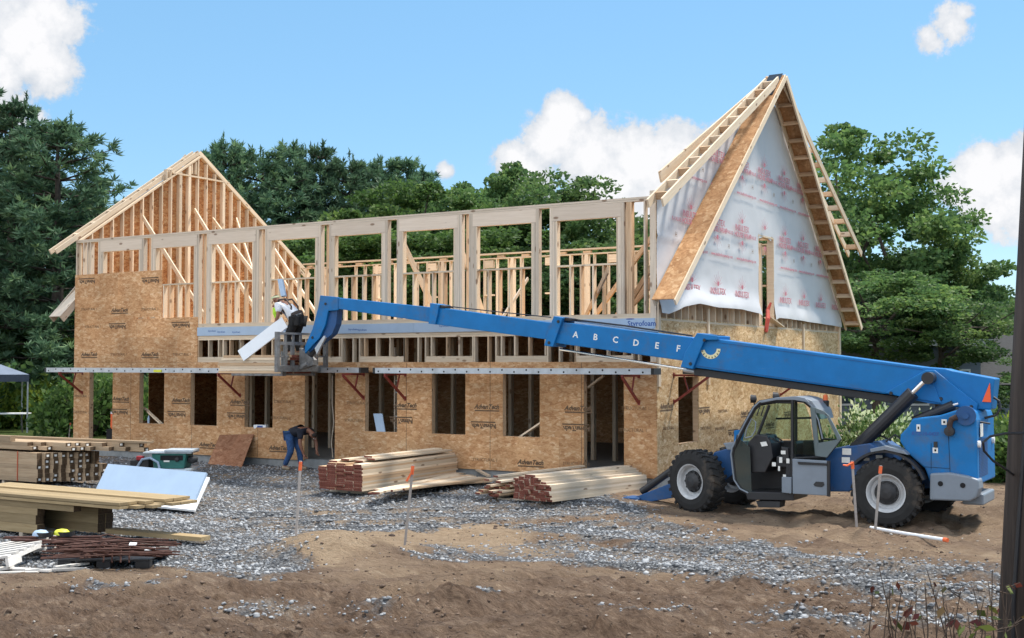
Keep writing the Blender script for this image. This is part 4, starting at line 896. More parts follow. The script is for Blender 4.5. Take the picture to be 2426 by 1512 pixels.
# wheels
def wheel(c, yaw, near=True):
    R_, wd = .622, .40
    prof = [(.315, -wd / 2 + .03), (.35, -wd / 2 + .005), (.44, -wd / 2 - .012), (.54, -wd / 2 + .0), (.59, -wd / 2 + .04), (.608, 0), (.59, wd / 2 - .04), (.54, wd / 2), (.44, wd / 2 + .012), (.35, wd / 2 - .005), (.315, wd / 2 - .03)]
    t = MB().lathe(prof, (0, 0, 0), (0, 1, 0), 40)
    for k in range(26):
        for sd_ in (-1, 1):
            a = 2 * math.pi * (k + (.5 if sd_ > 0 else 0)) / 26; da = .10
            def P(ang, r_, y): return (math.cos(ang) * r_, y, math.sin(ang) * r_)
            y0, y1 = sd_ * .012, sd_ * (wd / 2 - .012)
            vs = [P(a - .05, .585, y0), P(a + .05, .585, y0), P(a + .05 + da, .575, y1), P(a - .05 + da, .575, y1), P(a - .045, .622, y0), P(a + .045, .622, y0), P(a + .045 + da, .622, y1), P(a - .045 + da, .622, y1)]
            t.add(vs, [(0, 1, 2, 3), (7, 6, 5, 4), (0, 4, 5, 1), (1, 5, 6, 2), (2, 6, 7, 3), (3, 7, 4, 0)])
            t.add([P(a - .05 + da, .575, y1), P(a + .05 + da, .575, y1), P(a + .05 + da, .55, sd_ * (wd / 2 + .002)), P(a - .05 + da, .55, sd_ * (wd / 2 + .002)), P(a - .045 + da, .622, y1), P(a + .045 + da, .622, y1)], [(0, 1, 2, 3), (4, 5, 2, 3), (0, 4, 3), (1, 5, 2), (0, 1, 5, 4)])
    w = t.build('wheel', M_tyre, None, smooth=False); w.location = c; w.rotation_euler = (0, 0, yaw)
    rim = MB().lathe([(.325, -wd / 2 + .025), (.345, -wd / 2 - .008), (.325, -wd / 2 + .0), (.295, -wd / 2 + .05), (.28, -wd / 2 + .13), (.235, -wd / 2 + .14), (.22, -wd / 2 + .10), (.13, -wd / 2 + .10), (.13, 0), (0, 0)], (0, 0, 0), (0, 1, 0), 36).build('rim', M_rim, w, smooth=False)
    hub = MB().lathe([(.185, .0), (.175, -wd / 2 + .06), (.15, -wd / 2 + .04), (.10, -wd / 2 - .0), (0, -wd / 2 - .01)], (0, 0, 0), (0, 1, 0), 24).build('hub', M_hub, w)
    lug = MB().lathe([(.155, -wd / 2 + .105), (.215, -wd / 2 + .105), (.215, -wd / 2 + .092), (.155, -wd / 2 + .092)], (0, 0, 0), (0, 1, 0), 30)
    for k in range(10):
        a = 2 * math.pi * k / 10; lug.lathe([(.022, -wd / 2 + .11), (.022, -wd / 2 + .06), (0, -wd / 2 + .06)], (math.cos(a) * .188, 0, math.sin(a) * .188), (0, 1, 0), 8)
    lug.build('lug_ring', M_hub, w)
    tp_(w); return w
wheel((1.80, -2.10, .60), math.radians(-21)); wheel((5.53, -2.28, .60), math.radians(4))
wheel((2.0, -.45, .60), math.radians(-17)); wheel((5.75, -.35, .60), math.radians(4))
# stabiliser in front of the near wheel
slab('stabiliser_leg', [(1600, 1140), (1620, 1175), (1500, 1196), (1490, 1183)], -1.75, -1.5, M_blue2, .015)
tubeD('stabiliser_cylinder', [(1600, 1108), (1520, 1165)], -1.62, .075, M_cyl)
slab('stabiliser_foot', [(1447, 1192), (1476, 1178), (1512, 1180), (1512, 1197), (1450, 1198)], -1.85, -1.4, M_blue2, .015)
# cab
M_grey2 = plain('green_grey_panel', (.12, .155, .165), .3, .08, 3)
NV, FV = -2.36, -1.50
floor = slab('cab_base', [(1764, 1165), (1880, 1168), (1880, 1186), (1770, 1184)], NV + .02, FV, M_cyl, .01)
slab('cab_step', [(1790, 1187), (1848, 1188), (1846, 1203), (1796, 1202)], NV + .05, -2.0, M_hub, .004)
outer = [(1772, 1168), (1752, 1158), (1738, 1136), (1731, 1076), (1734, 1061), (1763, 1004), (1785, 965), (1799, 952), (1838, 945), (1880, 944), (1905, 948), (1922, 962), (1938, 995), (1948, 1040)]
tubeD('cab_frame', outer, NV + .02, .016, M_grey, 8); tubeD('cab_frame', [(x + (3 if x < 1800 else 0), y + 3) for x, y in outer], NV + .06, .034, M_cyl, 8); tubeD('cab_frame', [(x + 0, y) for x, y in outer[4:]], FV, .03, M_cyl, 8)
tubeD('cab_frame', [(1948, 1040), (1991, 1042), (1958, 1082), (1880, 1086)], NV + .04, .025, M_cyl, 8)
tubeD('cab_pillar', [(1877, 948), (1877, 1170)], NV + .03, .035, M_cyl, 6)
tubeD('door_frame_tube', [(1800, 958), (1838, 952), (1877, 953)], NV + .10, .03, M_cyl, 6)
tubeD('cab_pillar', [(1822, 960), (1795, 1030)], FV - .3, .03, M_cyl, 6)
tubeD('cab_pillar', [(1885, 945), (1885, 1100)], FV, .03, M_cyl, 6); tubeD('cab_bar', [(1838, 992), (1925, 990)], FV, .02, M_cyl, 6); tubeD('cab_bar', [(1815, 1048), (1950, 1046)], FV, .03, M_cyl, 6)
slab('cab_far_panel', [(1790, 1050), (1952, 1046), (1960, 1090), (1950, 1160), (1775, 1160)], FV + .02, FV - .02, M_cyl, .0)
rf = MB(); pr = q2([(1786, 962), (1800, 949), (1838, 942), (1884, 939), (1908, 942), (1925, 953), (1938, 975), (1942, 994), (1932, 985), (1920, 962), (1904, 950), (1880, 946), (1838, 948), (1802, 954)], NV)
slab('cab_roof', [(1800, 950), (1838, 942), (1884, 939), (1906, 943), (1918, 955), (1904, 952), (1880, 948), (1838, 948), (1802, 955)], NV, FV, M_grey, .01)
slab('roof_rear', [(1906, 943), (1922, 950), (1938, 972), (1944, 994), (1934, 990), (1921, 962), (1905, 951)], NV + .03, FV, M_grey, .01)
# windscreen slope guard and glazing
slab('front_glass', [(1737, 1062), (1763, 1008), (1786, 967), (1800, 955), (1876, 950), (1876, 1040), (1790, 1040), (1760, 1062)], FV - .03, FV - .024, M_glass, 0)
slab('lower_glass', [(1737, 1066), (1752, 1040), (1776, 1060), (1780, 1165), (1772, 1166), (1755, 1156), (1741, 1134), (1734, 1078)], NV + .06, NV + .066, plain('dark_glass', (.03, .045, .045), .08, .05, 2, spec=.8), 0)
for x in (1800, 1810, 1820): tubeD('roof_bar', [(x - 8, 985), (x, 962)], FV - .25, .012, M_cyl, 5)
slab('dashboard', [(1770, 1050), (1788, 1030), (1816, 1032), (1826, 1050), (1830, 1085), (1812, 1120), (1778, 1120)], -2.2, -1.65, M_cyl, .02)
slab('instrument_panel', [(1800, 1048), (1814, 1046), (1818, 1056), (1804, 1058)], -2.215, -2.203, M_decal, 0)
p = onV(1834, 1038, -1.95); tp_(MB().tube([(p[0] + math.cos(a) * .17 * .9, -1.95 + math.sin(a) * .17, p[2] + math.cos(a) * .17 * -.45) for a in np.linspace(0, 6.283, 19)], .014, 6).build('steering_wheel', M_cyl, None))
tubeD('steering_column', [(1812, 1062), (1834, 1038)], -1.95, .025, M_cyl, 6)
slab('seat', [(1838, 1080), (1872, 1082), (1876, 1046), (1886, 1048), (1886, 1110), (1838, 1108)], -2.2, -1.75, M_cyl, .03)
slab('lever_box', [(1850, 1058), (1866, 1062), (1868, 1090), (1854, 1092)], -2.28, -2.2, M_hub, .006)
for (x, y, w, h) in ((1855, 1072, 12, 9), (1849, 1090, 8, 14), (1866, 1092, 8, 12), (1833, 1100, 10, 10), (1858, 1130, 8, 12), (1845, 1110, 5, 12)):
    p = onV(x, y, -2.29); tp_(MB().box((p[0] - w / 270, -2.295, p[2] - h / 270), (p[0] + w / 270, -2.289, p[2] + h / 270)).build('cab_decal', M_decal, None))
slab('cab_back_wall', [(1862, 1095), (1880, 1095), (1880, 1168), (1860, 1168)], -2.25, FV, M_cyl, .0)
door = slab('lower_door', [(1876, 1087), (1962, 1092), (1963, 1175), (1877, 1170)], -2.43, -2.39, M_grey, .012)
slab('door_handle', [(1926, 1148), (1932, 1141), (1950, 1142), (1952, 1149), (1946, 1154), (1930, 1152)], -2.444, -2.432, M_hub, .004, door)
slab('door_handle', [(1889, 1094), (1958, 1098), (1958, 1103), (1890, 1100)], -2.455, -2.433, M_cyl, .0, door)
slab('door_edge', [(1958, 1092), (1965, 1092), (1965, 1177), (1958, 1176)], -2.44, -2.385, M_cyl, .004, door)
slab('side_box', [(1851, 1130), (1874, 1131), (1874, 1170), (1851, 1167)], -2.42, -2.36, M_grey, .01)
# rear quarter: grey frame round a pane
fo = [(1918, 966), (1936, 976), (1952, 990), (1990, 1042), (1957, 1082), (1930, 1078), (1928, 1040)]
for seg in ([(1918, 964), (1930, 966), (1938, 1050), (1930, 1080), (1926, 1040)], [(1930, 966), (1952, 975), (1960, 985), (1932, 978)], [(1936, 1050), (1992, 1040), (1958, 1084), (1930, 1080)], [(1952, 976), (1962, 984), (1992, 1040), (1984, 1044)]):
    slab('rear_quarter_frame', seg, NV + .0, NV + .04, M_grey2, .004)
slab('rear_quarter_glass', [(1933, 978), (1955, 984), (1985, 1042), (1938, 1050)], NV + .014, NV + .02, M_glass, 0)
slab('upper_door_glass', [(1880, 955), (1905, 956), (1917, 985), (1926, 1050), (1928, 1078), (1880, 1076)], NV - .03, NV - .024, M_glass, 0)
slab('cab_rear_panel', [(1880, 1056), (1925, 1058), (1928, 1082), (1880, 1082)], FV + .03, FV + .04, M_cyl, .0)
tubeD('mirror_arm', [(1741, 1060), (1746, 1030)], NV - .1, .012, M_cyl, 5)
mi = MB().tube([onV(x, y, NV - .02) for x, y in ((1764, 1036), (1768, 1016), (1780, 992), (1790, 1000), (1788, 1020), (1780, 1034), (1764, 1038))], .012, 6); tp_(mi.build('mirror_frame', M_grey, None))
for x, y in ((1784, 945), (1837, 939)):
    p = onV(x, y, -2.0); tp_(MB().lathe([(0, -.07), (.07, -.05), (.08, .05), (0, .06)], p, (-1, -.3, 0), 14).build('work_lamp', M_cyl, None)); tubeD('lamp_post', [(x, y + 2), (x + 3, y + 14)], -2.0, .014, M_cyl, 5)
p = onV(1955, 951, -1.6); tp_(MB().lathe([(.06, -.10), (.07, 0), (.05, .02), (.05, .02)], p, (0, 0, 1), 14).build('beacon_base', M_cyl, None)); tp_(MB().lathe([(.045, .02), (.045, .11), (.02, .13), (0, .13)], p, (0, 0, 1), 14).build('beacon', plain('beacon_orange', (.75, .16, .05), .3), None))
slab('front_hood', [(1712, 1050), (1740, 1049), (1738, 1066), (1722, 1066)], -2.2, -1.4, M_grey, .01); slab('front_hood_box', [(1738, 1020), (1752, 1018), (1746, 1050), (1738, 1050)], -1.7, -1.4, M_blue, .008)

# hoses and bolts that break up the plain flanks
tubeD('hose', [(2300, 1010), (2322, 1000), (2345, 1004)], -1.9, .016, M_cyl, 6)
tubeD('hose', [(2098, 1046), (2120, 1030), (2140, 1046), (2150, 1058)], -2.05, .018, M_cyl, 6); tubeD('hose', [(2060, 1040), (2085, 1032), (2110, 1044)], -1.6, .018, M_cyl, 6)
for (x, y, v) in ((1668, 806, -1.605), (1635, 862, -1.605), (1322, 762, -1.555), (1300, 812, -1.555), (2228, 945, -1.605), (2300, 964, -1.605), (2110, 932, -1.605), (771, 720, -1.425), (740, 800, -1.425)):
    p = onV(x, y, v); tp_(MB().lathe([(0, 0), (.035, 0), (.03, .018), (0, .018)], p, (0, -1, 0), 8).build('bolt', M_hub, None))
line = MB()
for a, b_ in (((1702, 812), (2185, 876)), ((1645, 866), (2088, 929))):
    A = onV(*a, -1.522); B = onV(*b_, -1.522); line.bar(A, B, .008, .012, up=(0, 1, 0))
tp_(line.build('weld_seam', M_blue2, None))
# ------------------------------------------------------------------ scaffold planks on red wall brackets
def plank(name, a, b_, label, w=.36, h=.13):
    L = b_[0] - a[0]
    t_ = empty(name, label, 'scaffold plank', ((a[0] + b_[0]) / 2, a[1], a[2]), math.atan2(b_[1] - a[1], L), 'aluminium planks laid along the house')
    mb = MB().box((-L / 2, -w / 2, -h / 2), (L / 2, -w / 2 + .035, h / 2)).box((-L / 2, w / 2 - .035, -h / 2), (L / 2, w / 2, h / 2)).box((-L / 2, -w / 2 + .036, h / 2 - .03), (L / 2, w / 2 - .036, h / 2 - .008))
    mb.build('deck', M_alu, t_)
    hl = MB(); x = -L / 2 + .15; k = 0
    while x < L / 2 - .1:
        hl.lathe([(0, 0), (.022, 0), (.022, .002), (0, .002)], (x, -w / 2, (.025 if k % 2 else -.02)), (0, -1, 0), 10); x += .32; k += 1
    hl.build('rung_hole', M_hole, t_)
    MB().box((-L / 2 - .02, -w / 2 - .004, -h / 2 - .004), (-L / 2 + .05, w / 2 + .004, h / 2 + .004)).build('end_cap', M_hub, t_); MB().box((L / 2 - .05, -w / 2 - .004, -h / 2 - .004), (L / 2 + .02, w / 2 + .004, h / 2 + .004)).build('end_cap', M_hub, t_)
    return t_
plank('scaffold_plank', (-19.25, -.58, 2.72), (-10.6, -.52, 2.735), 'long aluminium scaffold plank at the left end of the house with a yellow sticker')
tgy = MB().box((-14.75, -.775, 2.67), (-14.45, -.762, 2.735)).build('yellow_sticker', M_yellow, None); tgy.parent = bpy.data.objects['scaffold_plank']; tgy.matrix_parent_inverse = bpy.data.objects['scaffold_plank'].matrix_basis.inverted()
plank('scaffold_plank', (-7.15, -.62, 2.735), (.28, -.62, 2.69), 'aluminium scaffold plank running between the middle door and the right corner of the house')
plank('scaffold_plank', (-9.3, -.35, 2.74), (-7.78, -.35, 2.75), 'short grey plank end just right of the fork carriage', .3)
def bracket(x, label, side='v', y=0.):
    t_ = empty('wall_bracket', label, 'bracket', (x, -.014, 0) if side == 'v' else (.014, y, 0), 0 if side == 'v' else math.pi / 2, 'red brackets holding the planks')
    MB().bar((0, 0, 2.64), (0, -.86, 2.64), .045, .045).build('arm', M_redm, t_); MB().bar((0, -.84, 2.61), (0, -.02, 2.04), .05, .05).build('brace', M_redm, t_)
    MB().bar((0, -.25, 2.615), (0, -.36, 2.27), .03, .03, (0, 1, 0)).build('strut', M_redm, t_); MB().box((-.03, -.012, 1.99), (.03, -.001, 2.1)).build('foot_plate', M_redm, t_); MB().box((-.03, -.012, 2.58), (.03, -.001, 2.70)).build('foot_plate', M_redm, t_)
for x, lb in ((-18.55, 'red wall bracket left of the first door, under the long left plank'), (-12.25, 'red wall bracket beside the third window, left of the lumber on the forks'), (-8.05, 'red wall bracket just right of the middle door, under the short plank end'),
              (-6.76, 'red wall bracket right of the ladder window, under the left end of the right plank'), (-.42, 'red wall bracket near the right corner, just right of the right door')): bracket(x, lb)
bracket(0, 'red bracket on the right side wall beside its window, behind the boom', 'u', .9); bracket(0, 'red bracket on the right side wall just above the cab roof', 'u', 8.2)
plank('scaffold_plank', (0, 0, 0), (8, 0, 0), 'aluminium plank along the right side wall behind the boom'); pk = [o for o in bpy.data.objects if o.get('label', '').startswith('aluminium plank along the right side')][0]; pk.location = (.55, 4.6, 2.74); pk.rotation_euler = (0, 0, math.pi / 2)

# ------------------------------------------------------------------ lumber lifted on the forks
rb = random.Random(11)
for k in range(7):
    for j in range(4):
        if k == 6 and j > 1: continue
        x0 = -11.45 + rb.uniform(-.03, .05) + (.12 if k > 4 else 0); y = -1.55 + j * .245 + rb.uniform(-.01, .01); z = 2.69 + k * .066
        o = stick('board', (x0, y, z), (x0 + 2.28, y, z), .235, .06, M_lum if k % 3 else M_warm, None, endmat=M_end)
        tag(o, 'long fresh board in the stack lifted on the forks', 'board', 'boards lifted on the forks')
# ------------------------------------------------------------------ people
M_skin = plain('brown_skin', (.20, .085, .05), .55, .1, 15); M_skinl = plain('tanned_skin', (.26, .115, .07), .55, .1, 15)
M_shirt = plain('white_shirt', (.72, .74, .78), .85, .06, 8); M_navy = plain('navy_shirt', (.010, .012, .022), .9, .25, 9); M_jean = plain('blue_jeans', (.028, .075, .19), .9, .3, 14, .003)
M_dark = plain('black_trousers', (.012, .012, .013), .9, .2, 10); M_hair = plain('dark_hair', (.015, .010, .008), .8, .3, 40); M_band = plain('pale_headband', (.62, .66, .42), .9, .1, 10); M_vis = plain('lime_fabric', (.45, .75, .05), .9, .1, 10)
M_leather = plain('dark_leather', (.035, .022, .018), .6, .25, 10); M_boot = plain('tan_boot', (.25, .20, .14), .8, .2, 10); M_eye = plain('eye_white', (.6, .6, .58), .3, .05, 10)
def skinned(name, nodes, edges, mat, parent, root=0, sub_=2):
    me = bpy.data.meshes.new(name); me.from_pydata([p for p, r in nodes], edges, []); me.update(); me.materials.append(mat)
    o = bpy.data.objects.new(name, me); COL.objects.link(o); o.parent = parent
    sk = o.modifiers.new('skin', 'SKIN'); sk.use_smooth_shade = True
    if not me.skin_vertices: 
        bpy.context.view_layer.objects.active = o
    for i, (p, r) in enumerate(nodes):
        v = me.skin_vertices[0].data[i]; v.radius = (r, r) if not isinstance(r, tuple) else r; v.use_root = (i == root)
    sb = o.modifiers.new('sub', 'SUBSURF'); sb.levels = sub_; sb.render_levels = sub_
    return o
def lerp(a, b, t): return tuple(a[i] + (b[i] - a[i]) * t for i in range(3))
def person(root, J, skin, top, trousers, shoes, hair, shortsleeve=True):
    """J: joint positions in the figure's own frame (x forward of the lean, z up)"""
    pel, chest, neck, head = J['pelvis'], J['chest'], J['neck'], J['head']
    nd = [(pel, .125), (lerp(pel, chest, .5), .12), (chest, .14), (neck, .055), (lerp(neck, head, .45), .075), (head, .092), (J['crown'], .07)]; ed = [(0, 1), (1, 2), (2, 3), (3, 4), (4, 5), (5, 6)]
    for sd_ in ('l', 'r'):
        k = len(nd); nd += [(J['hip' + sd_], .09), (lerp(J['hip' + sd_], J['knee' + sd_], .5), .078), (J['knee' + sd_], .06), (lerp(J['knee' + sd_], J['ankle' + sd_], .35), .056), (J['ankle' + sd_], .04), (J['toe' + sd_], .035)]
        ed += [(0, k), (k, k + 1), (k + 1, k + 2), (k + 2, k + 3), (k + 3, k + 4), (k + 4, k + 5)]
        k = len(nd); nd += [(J['sho' + sd_], .066), (lerp(J['sho' + sd_], J['elb' + sd_], .5), .056), (J['elb' + sd_], .046), (lerp(J['elb' + sd_], J['wri' + sd_], .4), .046), (J['wri' + sd_], .028), (J['palm' + sd_], .034)]
        ed += [(2, k), (k, k + 1), (k + 1, k + 2), (k + 2, k + 3), (k + 3, k + 4), (k + 4, k + 5)]
        # five fingers rooted in the palm
        w_, p_ = Vector(J['wri' + sd_]), Vector(J['palm' + sd_]); f = (p_ - w_).normalized(); a = f.cross(Vector((0, 1, 0)));
        if a.length < .2: a = f.cross(Vector((1, 0, 0)))
        a.normalize(); c = a.cross(f)
        for q, (off, ln) in enumerate(((-.027, .062), (-.009, .075), (.009, .07), (.027, .055))):
            b0 = p_ + c * off + f * .02; b1 = b0 + f * ln * .5 + a * .012; b2 = b1 + f * ln * .32 + a * .03
            kk = len(nd); nd += [(tuple(b0), .011), (tuple(b1), .010), (tuple(b2), .008)]; ed += [(kk - 3 * q - 1, kk), (kk, kk + 1), (kk + 1, kk + 2)]
        b0 = lerp(tuple(w_), tuple(p_), .7); b0 = Vector(b0) - c * .03; b1 = b0 - c * .028 + f * .03; b2 = b1 + f * .03 + a * .012
        kk = len(nd); nd += [(tuple(b0), .012), (tuple(b1), .011), (tuple(b2), .009)]; ed += [(k + 5, kk), (kk, kk + 1), (kk + 1, kk + 2)]
    body = skinned('body', nd, ed, skin, root)
    # face: nose, ears, eyes, mouth as small features of the head
    fw = Vector(J['face']).normalized(); hd = Vector(head); upv = (Vector(J['crown']) - hd).normalized(); sdv = upv.cross(fw).normalized()
    MB().bar(hd + fw * .085 + upv * .02, hd + fw * .115 - upv * .025, .022, .02, up=tuple(sdv)).build('nose', skin, body, bevel=.006)
    for s_ in (-1, 1):
        MB().lathe([(0, -.012), (.012, -.004), (.012, .004), (0, .010)], hd + fw * .086 + sdv * .034 * s_ + upv * .03, fw, 8).build('eye', M_eye, body)
        MB().lathe([(0, -.012), (.03, -.008), (.028, .01), (0, .012)], hd + sdv * .092 * s_ - upv * .0, sdv * s_, 10).build('ear', skin, body)
    MB().bar(hd + fw * .088 - upv * .055 - sdv * .025, hd + fw * .088 - upv * .055 + sdv * .025, .008, .012, up=tuple(upv)).build('mouth', M_leather, body)
    # clothes
    nd = [(lerp(pel, chest, .02), (.155, .135)), (lerp(pel, chest, .5), (.165, .14)), (chest, (.18, .155)), (lerp(chest, neck, .7), .085)]; ed = [(0, 1), (1, 2), (2, 3)]
    for sd_ in ('l', 'r'):
        k = len(nd); nd += [(J['sho' + sd_], .092), (lerp(J['sho' + sd_], J['elb' + sd_], .72), .072)]; ed += [(2, k), (k, k + 1)]
    shirt = skinned('shirt', nd, ed, top, root, 1)
    nd = [(pel, (.155, .14))]; ed = []
    for sd_ in ('l', 'r'):
        k = len(nd); nd += [(J['hip' + sd_], .125), (lerp(J['hip' + sd_], J['knee' + sd_], .5), .112), (J['knee' + sd_], .092), (lerp(J['knee' + sd_], J['ankle' + sd_], .5), .075), (lerp(J['knee' + sd_], J['ankle' + sd_], .97), .07)]
        ed += [(0, k), (k, k + 1), (k + 1, k + 2), (k + 2, k + 3), (k + 3, k + 4)]
    skinned('trousers', nd, ed, trousers, root)
    for sd_ in ('l', 'r'):
        an, to = J['ankle' + sd_], J['toe' + sd_]; he = (an[0] - (to[0] - an[0]) * .35, an[1] - (to[1] - an[1]) * .35, to[2])
        skinned('boot', [((an[0], an[1], an[2] + .02), .055), ((an[0], an[1], to[2] + .02), .052), (lerp(an, to, .7)[:2] + (to[2] + .01,), .05), (to, .042), (he, .045)], [(0, 1), (1, 2), (2, 3), (1, 4)], shoes, root)
    hr = skinned('hair', [(tuple(hd - fw * .035 + upv * .02), .09), (tuple(hd + upv * .06 - fw * .012), .088), (tuple(hd + upv * .075 + fw * .03), .06)], [(0, 1), (1, 2)], hair, root, 0)
    return body
# man bending at the foot of the wall (own frame: x to the right along the wall, he faces right)
mf = onZ(690, 1113, .20); man = empty('person', 'man in a dark shirt and blue jeans bending over beside the middle door', 'person', (float(mf[0]), float(mf[1]), gz(mf[0], mf[1]) - .0))
J = dict(pelvis=(-.03, 0, .93), chest=(.40, 0, 1.06), neck=(.60, 0, 1.00), head=(.70, .0, .90), crown=(.80, 0, .86), face=(.35, -.15, -.9),
         hipl=(.0, .10, .88), hipr=(.02, -.11, .88), kneel=(.16, .12, .50), kneer=(.10, -.13, .49), anklel=(.20, .14, .10), ankler=(-.12, -.13, .10), toel=(.40, .14, .035), toer=(.08, -.15, .035),
         shol=(.50, .18, .98), shor=(.46, -.19, .98), elbl=(.60, .24, .72), elbr=(.50, -.26, .70), wril=(.66, .20, .50), wrir=(.58, -.22, .44), palml=(.70, .18, .43), palmr=(.62, -.20, .37))
person(man, J, M_skin, M_navy, M_jean, M_boot, M_hair)
MB().box((-.185, -.07, .92), (-.14, .0, 1.0)).build('tape_measure', M_yellow, man, bevel=.01)
# worker standing on the lumber, holding a long white foam strip (faces left)
wk = empty('person', 'worker in a white shirt with tool belt and headband standing on the lifted lumber', 'person', (-9.62, -.95, 3.10)); wk.scale = (1.06, 1.06, 1.06)
J = dict(pelvis=(.20, 0, .88), chest=(-.16, 0, 1.20), neck=(-.37, 0, 1.31), head=(-.51, -.01, 1.34), crown=(-.55, 0, 1.47), face=(-.80, -.25, -.45),
         hipl=(.18, -.10, .84), hipr=(.18, .10, .84), kneel=(-.02, -.14, .44), kneer=(-.0, .14, .44), anklel=(.12, -.13, .09), ankler=(.10, .15, .09), toel=(-.08, -.15, .03), toer=(-.10, .17, .03),
         shol=(-.24, -.19, 1.21), shor=(-.28, .19, 1.21), elbl=(-.20, -.27, .95), elbr=(-.44, .22, 1.04), wril=(-.31, -.25, .75), wrir=(-.48, .05, 1.11), palml=(-.36, -.25, .70), palmr=(-.50, -.02, 1.17))
person(wk, J, M_skinl, M_shirt, M_dark, M_boot, M_hair)
hb = MB().lathe([(.101, -.022), (.105, 0), (.100, .022)], (-.525, -.01, 1.40), (-.30, 0, 1), 24).build('headband', M_band, wk)
MB().lathe([(.165, -.04), (.17, .04)], (.14, 0, .97), (-.5, 0, .85), 20).build('tool_belt', M_leather, wk)
for x, y, z in ((.34, -.08, .88), (.30, -.16, .84), (.14, -.17, .84)): MB().box((x - .07, y - .05, z - .13), (x + .07, y + .05, z + .1)).build('tool_pouch', M_dark, wk, bevel=.02)
for y in (-.10, .10):
    MB().tube([(.08, y * 1.3, 1.02), (.08, y * 1.2, 1.18), (-.10, y * 1.1, 1.36), (-.32, y * 1.15, 1.34), (-.38, y * 1.2, 1.16), (-.20, y * 1.5, .99)], .022, 6).build('suspender', M_leather, wk)
MB().tube([(-.50, -.05, 1.14), (-.44, -.10, 1.02), (-.38, -.14, .90)], [.05, .06, .03], 8).build('lime_glove', M_vis, wk)
def sheet(name, pts, th, mat, label, cat, group=None):
    pts = [Vector([float(t) for t in p]) for p in pts]; nrm_ = (pts[1] - pts[0]).cross(pts[2] - pts[0]).normalized() * th; n_ = len(pts)
    c_ = sum(pts, Vector()) / n_
    o = mesh_obj(name, [p - c_ for p in pts] + [p + nrm_ - c_ for p in pts], [tuple(range(n_ - 1, -1, -1)), tuple(range(n_, 2 * n_))] + [(i, (i + 1) % n_, n_ + (i + 1) % n_, n_ + i) for i in range(n_)], mat, loc=c_)
    return tag(o, label, cat, group)
sheet('foam_strip', [onV(564, 832, -1.75), onV(578, 856, -1.75), onV(682, 776, -1.15), onV(668, 752, -1.15)], .035, M_white, 'long white foam strip held by the worker, sloping down over the lumber', 'foam board')
sheet('foam_strip', [onV(657, 662, -.6), onV(668, 661, -.6), onV(676, 700, -.8), onV(665, 702, -.8)], .06, M_foamblue, 'short blue foam offcut standing up behind the worker in the white shirt', 'foam board')
# ------------------------------------------------------------------ lumber piles: every board is a thing of its own
rb = random.Random(23)
def pile(o, axis, across, cols, rows, w, h, L, mats, endm, label, group, jit=.04, drop=None, name='board', lift=0., tagp=0.):
    """o: near bottom corner of the end face; axis: along the boards; across: along the end face"""
    ax = Vector(axis).normalized(); ac = Vector(across).normalized(); o = Vector([float(t) for t in o])
    for r in range(rows):
        for c in range(cols):
            if drop and drop(c, r): continue
            s0 = rb.uniform(-jit, jit); p = o + ac * (c + .5) * w * 1.012 + Vector((0, 0, (r + .5) * h * 1.03 + lift)) + ax * s0
            b_ = stick(name, p, p + ax * (L + rb.uniform(-.05, .05)), w, h, mats[rb.randrange(len(mats))], None, endmat=endm); tag(b_, label, 'board', group)
            if tagp and rb.random() < tagp:
                tg = MB().box((-.03, -.0012, -.02), (.03, 0, .02)).build('end_tag', M_decal, None); tg.parent = b_; L2 = b_.data.vertices[0].co.x
                tg.matrix_local = Matrix(((0, -1, 0, L2 - .0012 if L2 < 0 else -abs(L2) - .0012), (1, 0, 0, rb.uniform(-.02, .02)), (0, 0, 1, 0), (0, 0, 0, 1)))
def bearer(a, b_, label): tag(stick('bearer', a, b_, .09, .09, M_lum2), label, 'timber')
pile((-6.38, -3.75, .17), (0.03, 1, .012), (1, 0, 0), 5, 14, .238, .04, 3.5, [M_lum, M_warm, M_lum], M_end, 'pale plank with a dark red end in the tall pile left of the loose boards', 'planks in the pile by the middle door', .03, lambda c, r: (c in (0,) and r > 11) or (c == 3 and r > 12))
for k, (x, dz, L_) in enumerate(((-6.1, .02, 2.7), (-5.85, .06, 2.9), (-5.55, .03, 3.3), (-5.3, .08, 3.1), (-5.45, .12, 2.9))):
    z = .17 + 14 * .0412 + dz; tag(stick('board', (x, -3.6 + .1 * k, z), (x + .15, -3.6 + L_, z + .03), .235, .038, M_lum, None, endmat=M_end), 'loose pale plank lying skewed on top of the tall pile', 'board', 'loose planks on the tall pile')
bearer((-6.4, -3.3, .10), (-5.0, -3.3, .10), 'short timber under the front end of the tall pile'); bearer((-6.4, -1.0, .2), (-5.0, -1.0, .2), 'short timber under the far end of the tall pile')
for k in range(13):
    a = onZ(885 + 12 * (k % 7) + rb.uniform(-8, 8), 1166 - 2 * (k % 7) + rb.uniform(-3, 3), .24 + .04 * (k // 7)); b_ = onZ(1085 + 12 * (k % 7) + rb.uniform(-10, 10), 1120 + 3 * (k % 7) + rb.uniform(-2, 4), .27 + .04 * (k // 7))
    tag(stick('board', a, b_, .19, .038, M_lum if k % 3 else M_warm, None, endmat=M_end), 'loose plank fanned out on the gravel right of the tall pile', 'board', 'planks fanned out on the gravel')
tag(stick('board', onZ(1130, 1113, .38), onZ(1158, 1128, .30), .09, .038, M_lum), 'short pale offcut leaning between the fanned planks and the jumbled boards', 'board')
ax2 = (.215, .977, 0); ac2 = (.977, -.215, 0)
pile((-1.76, -3.15, .16), ax2, ac2, 7, 13, .142, .041, 3.15, [M_lum, M_lum, M_lum2], M_end, 'pale board in the rounded pile in front of the right door', 'boards in the pile in front of the right door', .05,
     lambda c, r: r > 12 - abs(c - 2.4) * 1.2 or (c == 6 and r > 9))
